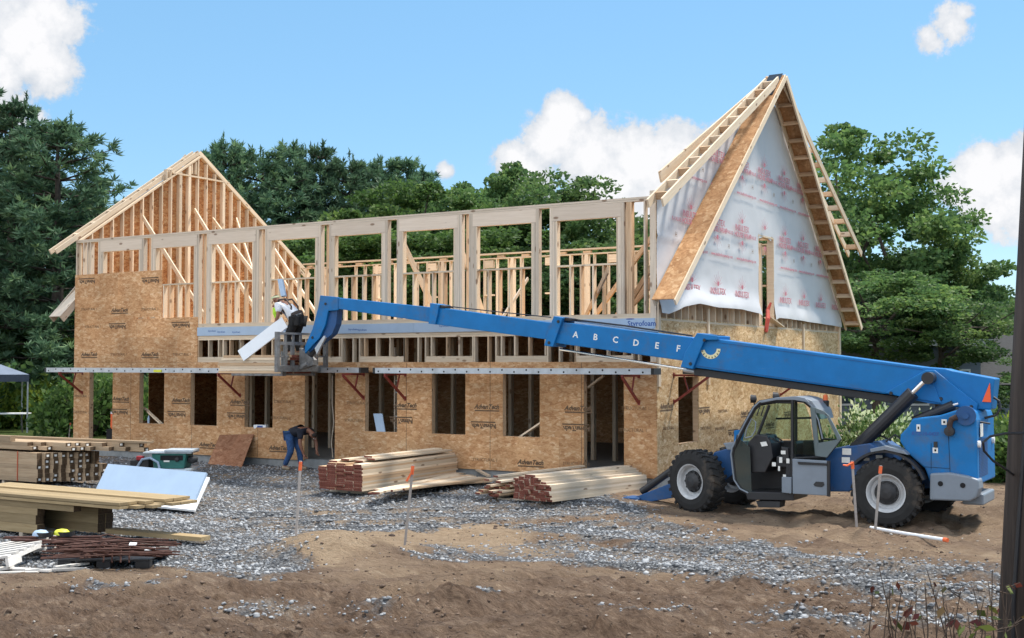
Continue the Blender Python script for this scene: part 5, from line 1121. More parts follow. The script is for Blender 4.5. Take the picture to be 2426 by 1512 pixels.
ob = onZ(1136, 1178, .15)
for r in range(8):
    for c in range(4):
        if rb.random() < .22: continue
        p = Vector([float(t) for t in ob]) + Vector(ac2) * (c * .15 + rb.uniform(-.03, .03)) + Vector((0, 0, .03 + r * .052)) + Vector(ax2) * (rb.uniform(-.12, .35) + r * .03)
        tag(stick('board', p, p + Vector(ax2) * (2.9 + rb.uniform(-.3, .3)) + Vector((rb.uniform(-.1, .1), 0, .05)), .14, .038, M_lum if rb.random() < .6 else M_warm, None, endmat=M_end), 'board in the jumbled heap between the two lumber piles', 'board', 'jumbled boards beside the rounded pile')
bearer(onZ(1180, 1184, .08), onZ(1330, 1193, .08), 'short timber under the front of the rounded pile'); tag(stick('board', onZ(1325, 1190, .06), onZ(1442, 1192, .06), .14, .05, M_lum), 'single plank on the ground right of the rounded pile', 'board')
tag(stick('board', onZ(935, 1171, .08), onZ(1058, 1168, .1), .09, .03, M_lum2), 'thin strip of wood on the gravel in front of the fanned planks', 'board')
for k in range(6):
    a = onZ(1238 + 9 * k, 1117 - k, .25); b_ = onZ(1300 + 6 * k, 1094 + 2 * k, .30)
    tag(stick('steel_post', a, b_, .06, .06, M_steel), 'grey steel post lying against the wall behind the rounded pile', 'steel post', 'steel posts by the wall')
# treated timber, rear stack
def tstack(cols, rows, y0, w, endu, label, group, L=5.2, tagp=.0):
    z = rows[0]
    for r, h in enumerate(rows[1]):
        for c in range(cols):
            e = endu(c, r)
            if e is None: continue
            y = y0 + (c + .5) * w * 1.02; p = (e + rb.uniform(-.03, .03), y, z + h / 2)
            b_ = stick('treated_board', p, (p[0] - L, y, z + h / 2), w, h, M_brown if 'rear' in label else M_treated, None, endmat=M_endt); tag(b_, label, 'board', group)
            if tagp and rb.random() < tagp:
                tg = MB().box((-.0015, -.034, -.024), (0, .034, .024)).build('end_tag', M_decal, None); tg.parent = b_; tg.matrix_local = Matrix.Translation((-L / 2 - .0005, rb.uniform(-.02, .02), rb.uniform(-.01, .01)))
        z += h * 1.02
    return z
lbA = 'brown treated timber in the rear stack behind the leaning foam sheet'
zt = tstack(9, (.12, [.10, .10, .095, .095, .14, .14]), -5.65, .135, lambda c, r: -13.3 + c * .115 - (.25 if r > 3 and c > 6 else 0), lbA, 'timbers in the rear treated stack', 5.5, .62)
zt = tstack(8, (zt + .05, [.09, .09]), -5.55, .15, lambda c, r: (-13.6, -13.3, -12.6, -12.5, -12.3, -11.9, -11.5, -11.0)[c] - .2 * r, 'treated timber laid loosely along the top of the rear stack', 'loose timbers on the rear stack', 6, .5)
tag(stick('treated_board', (-14.4, -5.5, zt + .06), (-20, -5.5, zt + .06), .14, .14, M_brown), 'thick square post on top of the rear treated stack', 'post'); tag(stick('treated_board', (-10.9, -4.4, zt + .03), (-17, -4.7, zt + .03), .2, .05, M_brown), 'longest plank on top of the rear treated stack', 'board')
for x in (-14.6, -17.5): bearer((x, -5.6, .06), (x, -4.4, .06), 'timber bearer under the rear treated stack, %s one' % ('right' if x > -15 else 'left'))
MB_ = MB().tube([(-14.0, -5.66, .12), (-14.0, -5.66, .82)], .012, 5); tag(MB_.build('strap', plain('orange_strap', (.5, .1, .04), .6)), 'orange strap round the rear treated stack', 'strap')
# treated timber, front stack
lbB = 'olive treated board in the front stack beside the white pallet'
yB = -11.25; wB = .15
def eB(c, r):
    y = yB + (c + .5) * wB
    if r < 3: return float(onV(95 if c < 4 else 240 + 16 * (c - 4), 1240, y)[0])
    if r < 4: return float(onV(182 if c < 4 else 262, 1200, y)[0])
    return None
zb_ = tstack(6, (.09, [.15, .15, .11, .10]), yB, wB, eB, lbB, 'boards in the front treated stack', 4.4)
ends = (298, 333, 372, 380, 418, 440, 458)
for r in range(2):
    for c, e in enumerate(ends):
        y = yB - .04 + (c + .5) * .19; u = float(onV(e - (18 * r if c else 4), 1180, y)[0]); z = zb_ + .03 + r * .055
        if r and c in (3,): continue
        tag(stick('treated_board', (u, y, z), (u - 4.6, y, z), .185, .045, M_treated, None, endmat=M_treated), 'long treated plank across the top of the front stack', 'board', 'planks on top of the front stack')
for x in (-6.5, -8.8): bearer((x, yB, .045), (x, yB + .9, .045), 'timber bearer under the front treated stack, %s one' % ('right' if x > -7 else 'left'))
# white foam sheets leaning behind the front stack
p4 = [None, onZ(457, 1206, .06), onZ(492, 1123, .70), onZ(259, 1102, .78)]; p4[0] = p4[1] + p4[3] - p4[2]
sheet('foam_sheet', p4, .05, M_foamblue, 'big pale blue foam sheet leaning between the two treated stacks', 'foam board')
sheet('foam_sheet', [onZ(462, 1213, .05) + (p4[3] - p4[2]) * .8, onZ(462, 1213, .05), onZ(497, 1135, .50), onZ(497, 1135, .50) + (p4[3] - p4[2]) * .8], .04, M_white, 'white foam sheet whose corner shows behind the pale blue one', 'foam board')
sheet('plywood_sheet', [onZ(493, 1100, .2), onZ(573, 1107, .2), onV(602, 1029, -.03), onV(521, 1031, -.03)], .014, osb('reddish_ply', [(.24, .10, .05), (.30, .14, .075), (.33, .16, .09), (.40, .21, .12)]), 'reddish plywood sheet leaning against the wall under the third window', 'plywood')
# table saw on its stand
sw = CAM + c_right * ((412 - 1212.5) / FPX * 30) + c_flat * 30; saw = empty('table_saw', 'green table saw with a pale metal top and white sheets on it', 'table saw', (float(sw[0]), float(sw[1]), gz(sw[0], sw[1])), YAW)
M_green = plain('green_plastic', (.02, .14, .12), .5, .2, 6); M_pale = plain('pale_metal', (.55, .62, .68), .4, .1, 4, metal=.3)
MB().prism([(-.36, .30), (.36, .30), (.42, .66), (-.42, .66)], -.35, .35, 'y').build('body', M_green, saw, bevel=.02); MB().box((-.2, -.362, .50), (.34, -.352, .62)).build('motor_panel', M_hole, saw); MB().lathe([(0, 0), (.09, 0), (.1, .08), (.06, .2), (0, .22)], (.42, -.1, .5), (1, 0, 0), 14).build('motor', M_hub, saw); MB().box((-.95, -.3, .28), (-.5, .1, .5)).build('tool_case', M_hub, saw, bevel=.02); MB().box((-.8, -.33, .5), (-.62, -.2, .6)).build('drill', plain('red_tool', (.4, .03, .04), .5), saw, bevel=.02); MB().box((-.5, -.45, .26), (.55, .45, .298)).build('lower_shelf', M_pale, saw); MB().box((-.62, -.38, .665), (.55, .38, .70)).build('table_top', M_pale, saw, bevel=.006)
MB().box((-.1, -.42, .705), (.60, .2, .76)).build('fence_rail', M_pale, saw, bevel=.01); MB().box((-.5, -.3, .705), (.12, .3, .725)).build('sheet', M_white, saw)
for x in (-.32, .32):
    for y in (-.3, .3): MB().bar((x, y, .0), (x * .9, y * .9, .25), .04, .04).build('leg', M_pale, saw)
MB().box((-.12, -.36, .46), (.02, -.352, .56)).build('label_plate', M_decal, saw); MB().lathe([(0, 0), (.06, 0), (.05, .04), (0, .05)], (.2, -.352, .52), (0, -1, 0), 14).build('hand_wheel', M_hub, saw)
MB().tube([(-.8, -.3, .3), (-.65, -.34, .52), (-.45, -.36, .56), (-.25, -.38, .45), (-.18, -.4, .2)], .03, 8).build('dust_hose', M_foamblue, saw)
# boards, rebar, pallets in the left foreground
tag(stick('treated_board', onZ(262, 1256, .13), onZ(487, 1276, .10), .24, .07, M_treated, None, endmat=M_treated), 'thick olive plank on the gravel sticking out from under the front stack', 'board')
tag(stick('board', onZ(290, 1287, .1), onZ(398, 1291, .1), .14, .05, M_lum2), 'short pale plank in front of the thick olive plank', 'board')
M_rust = plain('rusty_steel', (.06, .02, .012), .8, .4, 14, .002)
for k in range(80):
    y = 1283 + rb.uniform(-6, 30); x1 = rb.uniform(95, 210); x2 = rb.uniform(250, 432); zz = .22 + rb.uniform(-.12, .14)
    P0 = onZ(x1, y + rb.uniform(-10, 12), zz); P2 = onZ(x2, y + rb.uniform(-5, 10), max(.08, zz - .06)); P1 = (P0 + P2) / 2 + np.array([rb.uniform(-.06, .06), rb.uniform(-.1, .1), rb.uniform(-.02, .07)])
    c_ = (P0 + P2) / 2; o = MB().tube([P0 - c_, P1 - c_, P2 - c_], .012, 5).build('rebar_rod', M_rust, None); o.location = [float(t) for t in c_]
    tag(o, 'rusty steel rod in the heap beside the white pallet', 'rebar', 'rusty rods in the heap')
for k in range(4):
    P0 = onZ(200 + 20 * k, 1300, .28); pts = [P0 - P0, np.array([.1, .05, .08]), np.array([.35, .05, .05]), np.array([.45, -.05, -.15])]
    o = MB().tube(pts, .012, 5).build('rebar_rod', M_rust, None); o.location = [float(t) for t in P0]; tag(o, 'bent rusty rod hooked over the rebar heap', 'rebar', 'bent rods on the heap')
for k, (a, b_) in enumerate((((10, 1274), (240, 1272)), ((30, 1279), (250, 1285)))): tag(stick('board', onZ(*a, .28), onZ(*b_, .28), .1, .03, M_rust), 'rusty flat bar along the back of the rebar heap', 'steel bar', 'flat bars on the heap')
pX = Vector(c_right * math.cos(.15) + np.array([0, 0, math.sin(.15)])); pY = Vector(c_flat); pZ = pX.cross(pY); pP = Vector([float(t) for t in onZ(20, 1345, .10)]) - pX * .6 + pY * .9
pal = empty('pallet', 'white painted wooden pallet propped up in the left foreground', 'pallet'); pY = (pY + Vector((0, 0, .045))).normalized(); pal.matrix_world = Matrix(((pX.x, pY.x * 1.4, pZ.x * 1.5, pP.x), (pX.y, pY.y * 1.4, pZ.y * 1.5, pP.y), (pX.z, pY.z * 1.4, pZ.z * 1.5, pP.z), (0, 0, 0, 1)))
M_wwood = wood('white_painted_wood', (.50, .47, .43), (.70, .67, .63), knots=False)
for k in range(7): MB().box((-.6, -.62 + k * .2, .10), (.6, -.53 + k * .2, .122)).build('slat', M_wwood, pal)
for x in (-.58, 0, .58): MB().box((x - .02, -.62, .012), (x + .02, -.3, .098)).box((x - .02, -.3, .06), (x + .02, .3, .098)).box((x - .02, .3, .012), (x + .02, .7, .098)).build('stringer', M_wwood, pal)
for y in (-.55, .62): MB().box((-.6, y - .05, -.01), (.6, y + .05, .010)).build('bottom_slat', M_wwood, pal)
bp_ = onZ(235, 1347, .0); bpal = empty('plastic_pallet', 'black plastic pallet under the rebar heap', 'pallet', (float(bp_[0]) - .2, float(bp_[1]) + .45, gz(bp_[0], bp_[1]) - .0), .54)
M_bpl = plain('black_plastic', (.02, .02, .022), .5, .2, 8)
MB().box((-.65, -.5, .10), (.65, .5, .13)).build('deck', M_bpl, bpal, bevel=.006)
for x in (-.55, 0, .55):
    for y in (-.42, .42): MB().box((x - .1, y - .08, 0), (x + .1, y + .08, .099)).build('foot', M_bpl, bpal, bevel=.01)
for k, (x0, y0, x1, y1) in enumerate(((0, 1346, 120, 1352), (60, 1352, 205, 1347), (130, 1344, 208, 1334), (-20, 1358, 90, 1356))):
    tag(stick('board', onZ(x0, y0, .06), onZ(x1, y1, .06), .1, .03, M_wwood), 'thin white strip of wood on the ground in front of the pallet', 'board', 'white wood strips')
for (x, y, m_, nm, lb) in ((127, 1268, M_foamblue, 'plastic_cover', 'small grey rounded plastic piece lying on the rebar heap'), (192, 1266, M_yellow, 'plastic_cover', 'small yellow and black rounded plastic piece lying on the rebar heap')):
    x -= 1; p = onZ(x - 30 if m_ is M_foamblue else x - 45, y, .34); e_ = empty(nm, lb, 'plastic piece', tuple(float(t) for t in p), .5)
    MB().lathe([(.12, 0), (.11, .04), (.08, .07), (0, .085)], (0, 0, 0), (0, 0, 1), 18).build('shell', m_, e_, smooth=True); MB().lathe([(.125, -.02), (.13, .05)], (0.06, 0, 0), (0, 0, 1), 18).build('rim', M_bpl, e_)
tag(sheet('paper_scrap', [onZ(305, 1292, .3), onZ(322, 1292, .3), onZ(325, 1286, .33), onZ(308, 1285, .33)], .004, M_white, 'scrap of white paper on the rebar heap, left one', 'paper'), 'scrap of white paper on the middle of the rebar heap', 'paper')
sheet('paper_scrap', [onZ(342, 1304, .26), onZ(370, 1304, .26), onZ(368, 1297, .28), onZ(345, 1297, .28)], .004, M_white, 'crumpled white paper near the right tip of the rebar heap', 'paper')
# marking stakes
M_flag = plain('orange_flag', (.85, .16, .05), .7, .1, 12); M_stake = wood('grey_stake', (.30, .27, .25), (.42, .38, .35), knots=False)
def stake(base, top, z, label, flag=1):
    B = onZ(*base, z); dep = float((B - CAM) @ c_fwd); Tt = onD(*top, dep); e_ = empty('marker_stake', label, 'stake', tuple(float(t) for t in B), 0, 'wooden marking stakes')
    d_ = Vector([float(t) for t in Tt - B]); MB().bar((0, 0, -.15), d_, .04, .022, up=tuple(c_flat)).build('shaft', M_stake, e_)
    r_ = Vector([float(t) for t in c_right]); f_ = Vector([float(t) for t in c_flat]) * -.03
    rib = MB().bar(d_ * .99 + f_ * .0, d_ * .88, .05, .032, up=tuple(c_flat))
    rib.build('ribbon', M_flag, e_)
    fl = MB(); 
    if flag == 1: fl.add([d_ * .95 + f_, d_ * .90 + f_, d_ * .80 + f_ - r_ * .09, d_ * .79 + f_ - r_ * .05, d_ * .95 + f_ * 1.3, d_ * .90 + f_ * 1.3, d_ * .80 + f_ * 1.3 - r_ * .09, d_ * .79 + f_ * 1.3 - r_ * .05], [(0, 1, 3, 2), (6, 7, 5, 4), (0, 4, 5, 1), (1, 5, 7, 3), (3, 7, 6, 2), (2, 6, 4, 0)]); fl.build('flag', M_flag, e_)
    if flag == 2:
        fl.tube([d_ * .97 + f_, d_ * .955 + f_ - r_ * .05, d_ * .93 + f_ - r_ * .10, d_ * .94 + f_ - r_ * .17], [.012, .018, .018, .012], 5); fl.build('flag', M_flag, e_)
stake((699, 1282), (712, 1092), .05, 'tall stake with a short orange flag standing in front of the bending man', 0)
stake((957, 1287), (978, 1102), .05, 'leaning stake with a hanging orange flag in front of the fanned planks', 1)
stake((2030, 1248), (2018, 1092), .10, 'stake with an orange ribbon blown to the left, by the rear wheel', 2)
stake((2070, 1262), (2086, 1103), .08, 'pale stake with an orange top in front of the rear wheel rim', 0)
stake((162, 1040), (167, 1002), .15, 'small distant stake with an orange top beside the left corner of the house', 0)
pp = [onZ(x_, y_, .04) for x_, y_ in ((2062, 1255), (2105, 1263), (2150, 1271), (2192, 1278), (2235, 1285))]; zs_ = [max(gzf(p[0], p[1]), gz(p[0], p[1])) for p in pp]; z0_ = max(zs_[0], zs_[1]) + .03; z1_ = zs_[4] + .035; lift_ = max(0, max(zs_[k] - (z0_ + (z1_ - z0_) * k / 4) + .02 for k in range(5))); pp = [np.array([p[0], p[1], z0_ + (z1_ - z0_) * k / 4 + lift_]) for k, p in enumerate(pp)]; o = MB().tube([p - pp[1] for p in pp], .03, 8).build('plastic_pipe', M_white, None); o.location = [float(t) for t in pp[1]]; tag(o, 'white plastic pipe lying on the soil beside the rear wheel', 'pipe')
cp = MB().lathe([(.034, 0), (.034, .08), (0, .08)], (pp[4] - pp[1]), tuple(pp[4] - pp[3]), 10).build('pipe_cap', M_flag, o)
# things in the openings
lad = empty('ladder', 'aluminium ladder standing inside the window right of the middle door', 'ladder', (-7.28, .5, Z0), 0)
for x in (-.17, .17): MB().box((x - .015, -.03, 0), (x + .015, .03, 2.9)).build('rail', M_lum2, lad)
for k in range(9): MB().tube([(-.155, 0, .25 + k * .3), (.155, 0, .25 + k * .3)], .016, 6).build('rung', M_alu, lad)
sheet('foam_offcut', [onV(884, 980, .1), onV(905, 980, .12), onV(912, 1023, .06), onV(892, 1023, .05)], .03, M_foamblue, 'pale foam offcut standing in the window with the ladder', 'foam board')
bx = onV(618, 1011, .06); e_ = empty('carton', 'small white carton lying on the third window sill', 'carton', tuple(float(t) for t in bx), .1); MB().box((-.2, -.06, -.05), (.2, .06, .05)).build('box', M_white, e_, bevel=.008); MB().box((-.08, -.062, -.02), (.1, -.0605, .03)).build('print', M_inkblue, e_)
bt = onV(352, 992, .08); MBt = MB().lathe([(.03, 0), (.033, .02), (.033, .14), (.014, .19), (.014, .22), (0, .22)], (0, 0, -.12), (0, 0, 1), 14).build('water_bottle', M_foamblue, None, smooth=True); MBt.location = tuple(float(t) for t in (bt[0], bt[1], SL + .121)); tag(MBt, 'small clear water bottle on the sill of the second opening from the left', 'bottle')
tag(stick('brace', onV(341, 966, .35), onV(384, 1006, .25), .09, .04, M_lum), 'slanted board inside the window right of the first door', 'board'); tag(stick('brace', onV(1226, 1040, .3), onV(1282, 1002, .2), .12, .04, M_lum), 'slanted board across the bottom of the window left of the right door', 'board')
tag(stick('brace', onV(1393, 918, .22), onV(1430, 890, .22), .09, .04, M_lum), 'slanted board in the top corner of the right door', 'board')
cl = onV(276, 985, .5); e_ = empty('water_cooler', 'orange drink cooler with a white lid inside the first door', 'cooler', (float(cl[0]), .5, Z0), 0)
MB().box((-.2, -.2, 0), (.2, .2, .55)).build('bench', M_dark, e_); MB().lathe([(.0, .56), (.15, .56), (.17, .62), (.17, 1.0), (0, 1.0)], (0, 0, 0), (0, 0, 1), 18).build('tank', M_flag, e_); MB().lathe([(.175, 1.003), (.17, 1.06), (0, 1.08)], (0, 0, 0), (0, 0, 1), 18).build('lid', M_white, e_)
cab_ = MB().tube([(-9.06, -.03, 2.6), (-9.05, -.04, 1.9), (-9.0, -.03, 1.4), (-9.06, -.05, .9), (-9.02, -.04, .5)], .012, 6).build('hanging_cable', M_lum2, None); tag(cab_, 'thin pale cable hanging in the middle door', 'cable')
# ------------------------------------------------------------------ canopy tent at the left edge
tw = CAM + c_right * ((70 - 1212.5) / FPX * 48) + c_flat * 48; tent = empty('canopy_tent', 'dark blue pop up canopy with a pale roof at the left edge', 'tent', (float(tw[0]), float(tw[1]), gz(tw[0], tw[1])), YAW + .45)
M_tent = plain('tent_cloth', (.15, .185, .25), .7, .1, 3); M_tent2 = plain('tent_valance', (.05, .065, .10), .7, .2, 6)
tz = 2.28
MB().add([(0, 0, tz), (0, 3, tz), (-3, 3, tz), (-3, 0, tz), (-1.5, 1.5, tz + .6)], [(1, 0, 4), (2, 1, 4), (3, 2, 4), (0, 3, 4)]).build('roof', M_tent, tent)
MB().box((-3, -.01, tz - .28), (0, .0, tz)).box((-.0, 0, tz - .28), (.01, 3, tz)).box((-3, 3, tz - .28), (0, 3.01, tz)).box((-3.01, 0, tz - .28), (-3, 3, tz)).build('valance', M_tent2, tent)
for x, y in ((-.04, .04), (-.04, 2.96), (-2.96, .04), (-2.96, 2.96)): MB().box((x - .03, y - .03, 0), (x + .03, y + .03, tz)).build('pole', M_alu, tent)
tb = empty('folding_table', 'pale folding table under the canopy', 'table', (float(tw[0]) - 1.3, float(tw[1]) - .2, gz(tw[0], tw[1])), YAW); MB().box((-1, -.35, .72), (1, .35, .76)).build('table_top', M_white, tb)
for x in (-.9, .9):
    for y in (-.28, .28): MB().bar((x, y, 0), (x * .95, y, .72), .04, .04).build('leg', M_hub, tb)
# ------------------------------------------------------------------ trees and plants
def leafmat(name, stops, trans=.35, rough=.6):
    m, n, l, b = newmat(name)
    a = N(n, 'ShaderNodeAttribute', attribute_name='tone'); oi = n.new('ShaderNodeObjectInfo')
    r = ramp(n, stops); l.new(a.outputs['Fac'], r.inputs[0])
    h = N(n, 'ShaderNodeHueSaturation'); mr = N(n, 'ShaderNodeMapRange', inp={'To Min': .8, 'To Max': 1.2}); l.new(oi.outputs['Random'], mr.inputs[0]); l.new(mr.outputs[0], h.inputs['Value']); l.new(r.outputs[0], h.inputs['Color'])
    l.new(h.outputs[0], b.inputs['Base Color']); b.inputs['Roughness'].default_value = rough; b.inputs['Specular IOR Level'].default_value = .3
    tr = n.new('ShaderNodeBsdfTranslucent'); l.new(h.outputs[0], tr.inputs[0]); ms = N(n, 'ShaderNodeMixShader', inp={0: trans}); l.new(b.outputs[0], ms.inputs[1]); l.new(tr.outputs[0], ms.inputs[2])
    l.new(ms.outputs[0], [q for q in n if q.type == 'OUTPUT_MATERIAL'][0].inputs[0]); return m
M_pine = leafmat('pine_needles', [(0, (.055, .115, .07)), (.6, (.115, .205, .11)), (1, (.20, .30, .135))], .35)
M_leaf = leafmat('broad_leaves', [(0, (.045, .10, .028)), (.6, (.10, .18, .045)), (1, (.18, .26, .065))], .45)
M_leafd = leafmat('dark_broad_leaves', [(0, (.05, .11, .045)), (.6, (.11, .195, .06)), (1, (.20, .28, .08))], .5)
M_bush = leafmat('yellow_green_leaves', [(0, (.06, .12, .02)), (.5, (.15, .22, .03)), (1, (.34, .40, .06))], .4)
M_hyd = leafmat('hydrangea_leaves', [(0, (.05, .10, .03)), (.55, (.10, .18, .05)), (.8, (.45, .55, .25)), (1, (.75, .82, .55))], .3)
M_bark = plain('bark', (.07, .055, .045), .9, .35, 7, .02)
def quads(cn, fwd, size, asp, rng, up_bias=0.):
    """diamond leaves centred at cn; fwd: direction of each leaf"""
    k = len(cn); f = fwd / np.maximum(np.linalg.norm(fwd, axis=1, keepdims=True), 1e-6)
    r = rng.normal(0, 1, (k, 3)); r[:, 2] *= (1 - up_bias); s = np.cross(f, r); s /= np.maximum(np.linalg.norm(s, axis=1, keepdims=True), 1e-6)
    L = size[:, None]; W_ = (size * asp)[:, None]
    V = np.stack([cn - f * L * .5, cn + s * W_ * .5, cn + f * L * .5, cn - s * W_ * .5], 1).reshape(-1, 3)
    return V
def leaf_mesh(name, V, tone, mat):
    Q = np.arange(len(V)).reshape(-1, 4); me = np_mesh(name, V, Q, mat)
    a = me.attributes.new('tone', 'FLOAT', 'POINT'); a.data.foreach_set('value', np.repeat(np.clip(tone, 0, 1), 4).astype(np.float32)); return me
def broad_tree(seed, H=11., R=4., base=2.2, nc=95, per=230, leaf=.21, mat=None, spread=.78):
    g_ = np.random.default_rng(seed); C = []; 
    while len(C) < nc:
        p = g_.normal(0, 1, 3); p /= np.linalg.norm(p); rad = g_.uniform(.35, 1) ** .45
        lob = .72 + .45 * vnoise(p[0] * 2.2 + 9, p[2] * 2.2 + p[1] * 1.7 + 4, seed)
        p = p * rad * lob; C.append((p[0] * R, p[1] * R, base + (H - base) * (.52 + .5 * p[2])))
    C = np.array(C); cr = g_.uniform(.5, 1.15, nc) * R / 4 * spread
    Vv = []; tn = []
    for c, r in zip(C, cr):
        k = int(per * g_.uniform(.7, 1.3)); q = g_.normal(0, 1, (k, 3)); q /= np.linalg.norm(q, axis=1, keepdims=True); q *= (g_.uniform(.15, 1, (k, 1)) ** .5) * r * np.array([1.15, 1.15, .62])
        f = q + g_.normal(0, .5, (k, 3)) * r; Vv.append(quads(c + q, f, g_.uniform(.7, 1.3, k) * leaf, .62, g_, .3)); tn.append(np.clip(g_.normal(.45, .2, k) + g_.normal(0, .12), 0, 1))
    cm = leaf_mesh('crown', np.concatenate(Vv), np.concatenate(tn), mat)
    t = MB(); top = (g_.normal(0, .2), g_.normal(0, .2), base + (H - base) * .62)
    t.tube([(0, 0, -.3), (.05, 0, base * .5), (.0, .1, base), (top[0], top[1], top[2])], [.26, .2, .17, .05], 10)
    for i in g_.choice(nc, 14, replace=False):
        a = g_.uniform(.25, .8); s0 = (top[0] * a, top[1] * a, base + (top[2] - base) * a); m_ = lerp(s0, tuple(C[i]), .5); t.tube([s0, (m_[0], m_[1], m_[2] + .25), tuple(C[i])], [.09, .06, .02], 6)
    me = bpy.data.meshes.new('trunk'); me.from_pydata(t.v, [], t.f); me.update(); me.materials.append(M_bark); return cm, me
def pine_tree(seed, H=12., R=3.2, base=1.0, mat=None):
    g_ = np.random.default_rng(seed); Vv = []; tn = []; t = MB(); t.tube([(0, 0, -.3), (0, 0, H * .5), (g_.normal(0, .15), g_.normal(0, .15), H * .97)], [.24, .15, .03], 9)
    z = base
    while z < H - .3:
        fr = (z - base) / (H - base); Lm = R * (1 - fr) ** .62 * g_.uniform(.78, 1.1) * (.72 + .55 * min(1, fr * 4)); nb = g_.integers(5, 8); a0 = g_.uniform(0, 6.28)
        for b_ in range(nb):
            a = a0 + 6.283 * b_ / nb + g_.normal(0, .2); L = Lm * g_.uniform(.55, 1.15) + .2; d = np.array([math.cos(a), math.sin(a), 0]); rise = .05 + .5 * fr
            tip = np.array([0, 0, z]) + d * L + np.array([0, 0, L * rise * .8]); t.tube([(0, 0, z), tuple(np.array([0, 0, z]) + d * L * .55 + np.array([0, 0, L * rise * .3])), tuple(tip)], [.045, .03, .01], 4)
            nt_ = int(5 + L * 7)
            for k in range(nt_):
                s_ = g_.uniform(.25, 1.03) ** .7; p = np.array([0, 0, z]) + d * L * s_ + np.array([0, 0, L * rise * (.3 * s_ + .5 * s_ ** 3)]) + np.array([-d[1], d[0], 0]) * g_.normal(0, .20) * (1.15 - s_ * .5) * L ** .6 + np.array([0, 0, g_.normal(.05, .09)])
                m_ = 15; dirs = g_.normal(0, 1, (m_, 3)) * .75 + d * .5 + np.array([0, 0, .65]); dirs /= np.linalg.norm(dirs, axis=1, keepdims=True); ln = g_.uniform(.2, .36, m_)
                Vv.append(quads(p + dirs * ln[:, None] * .5, dirs, ln, .20, g_)); tn.append(np.clip(np.full(m_, g_.normal(.45, .22)) + g_.normal(0, .08, m_), 0, 1))
        z += g_.uniform(.45, .72)
    for k in range(10):                                   # upright candles at the very top
        p = np.array([g_.normal(0, .3), g_.normal(0, .3), H - g_.uniform(0, 1.1)]); m_ = 18; dirs = g_.normal(0, .45, (m_, 3)) + np.array([0, 0, 1.]); dirs /= np.linalg.norm(dirs, axis=1, keepdims=True); q = p + np.array([0, 0, 1.]) * g_.uniform(0, .5, (m_, 1))
        Vv.append(quads(q, dirs, g_.uniform(.2, .34, m_), .2, g_)); tn.append(np.full(m_, .5))
    cm = leaf_mesh('crown', np.concatenate(Vv), np.concatenate(tn), mat); me = bpy.data.meshes.new('trunk'); me.from_pydata(t.v, [], t.f); me.update(); me.materials.append(M_bark); return cm, me
PINES = [pine_tree(101 + k, 12, 3.0 + .3 * k, .8, M_pine) for k in range(4)]
BROAD = [broad_tree(201, mat=M_leafd), broad_tree(202, mat=M_leaf), broad_tree(203, mat=M_leafd, R=4.4, nc=80), broad_tree(204, mat=M_leaf, nc=110), broad_tree(205, mat=M_leafd, base=4.8, nc=70, per=190)]
def tree(kind, mi, dx, dtop, dep, wid, label, group, name):
    dep0 = dep; dep = dep + (13 if dx < 230 else 7 if dep < 49 else 4); wid = wid * dep / dep0
    """dx: where it stands in the view, dtop: its top, dep: metres from the road"""
    b_ = CAM + c_right * ((dx - 1212.5) / FPX * dep) + c_flat * dep; z0 = gz(b_[0], b_[1]); H = onD(dx, dtop, dep)[2] - z0
    cm, tm = (PINES if kind == 'p' else BROAD)[mi]; h0, r0 = (12., 3.2) if kind == 'p' else (11., 4.)
    e_ = empty(name, label, 'tree', (float(b_[0]), float(b_[1]), z0), random.uniform(0, 6.28), group); e_.scale = (wid / r0, wid / r0, float(H) / h0)
    for nm, me in (('trunk', tm), ('crown', cm)):
        o = bpy.data.objects.new(nm, me); COL.objects.link(o); o.parent = e_
    return e_
PL = [(-70, 215, 47, 4.3, 'tall pine at the left edge of the photo, cut off by the frame'), (25, 240, 45, 3.9, 'tallest pine in the left corner, left of the pine nearest the gable'), (135, 288, 43, 3.9, 'broad pine standing closest to the left gable eave'),
      (60, 420, 52, 4.2, 'lower pine filling the gap behind the two tallest left pines'), (215, 470, 62, 3.6, 'small dark pine behind the left roof overhang'), (300, 475, 66, 3.4, 'pine whose tip shows over the middle of the left roof slope'),
      (535, 335, 58, 3.4, 'pine just right of the left gable peak'), (612, 362, 60, 4.4, 'pine above the right slope of the left gable'), (690, 350, 62, 3.6, 'pine above the fourth upper window from the left'), (757, 346, 62, 3.0, 'slender pine with the highest tip in the back row'),
      (820, 380, 63, 4.2, 'pine above the gap between the fourth and fifth upper windows'), (892, 382, 66, 3.8, 'pine above the fifth upper window'), (955, 386, 66, 3.6, 'last pine before the broad leaved trees of the back row'), (1000, 405, 70, 3.6, 'pine partly hidden behind the yellow green tree')]
for i, (x, y, d, w, lb) in enumerate(PL): tree('p', i % 4, x, y, d, w, lb, 'pines behind the house', 'pine_tree')
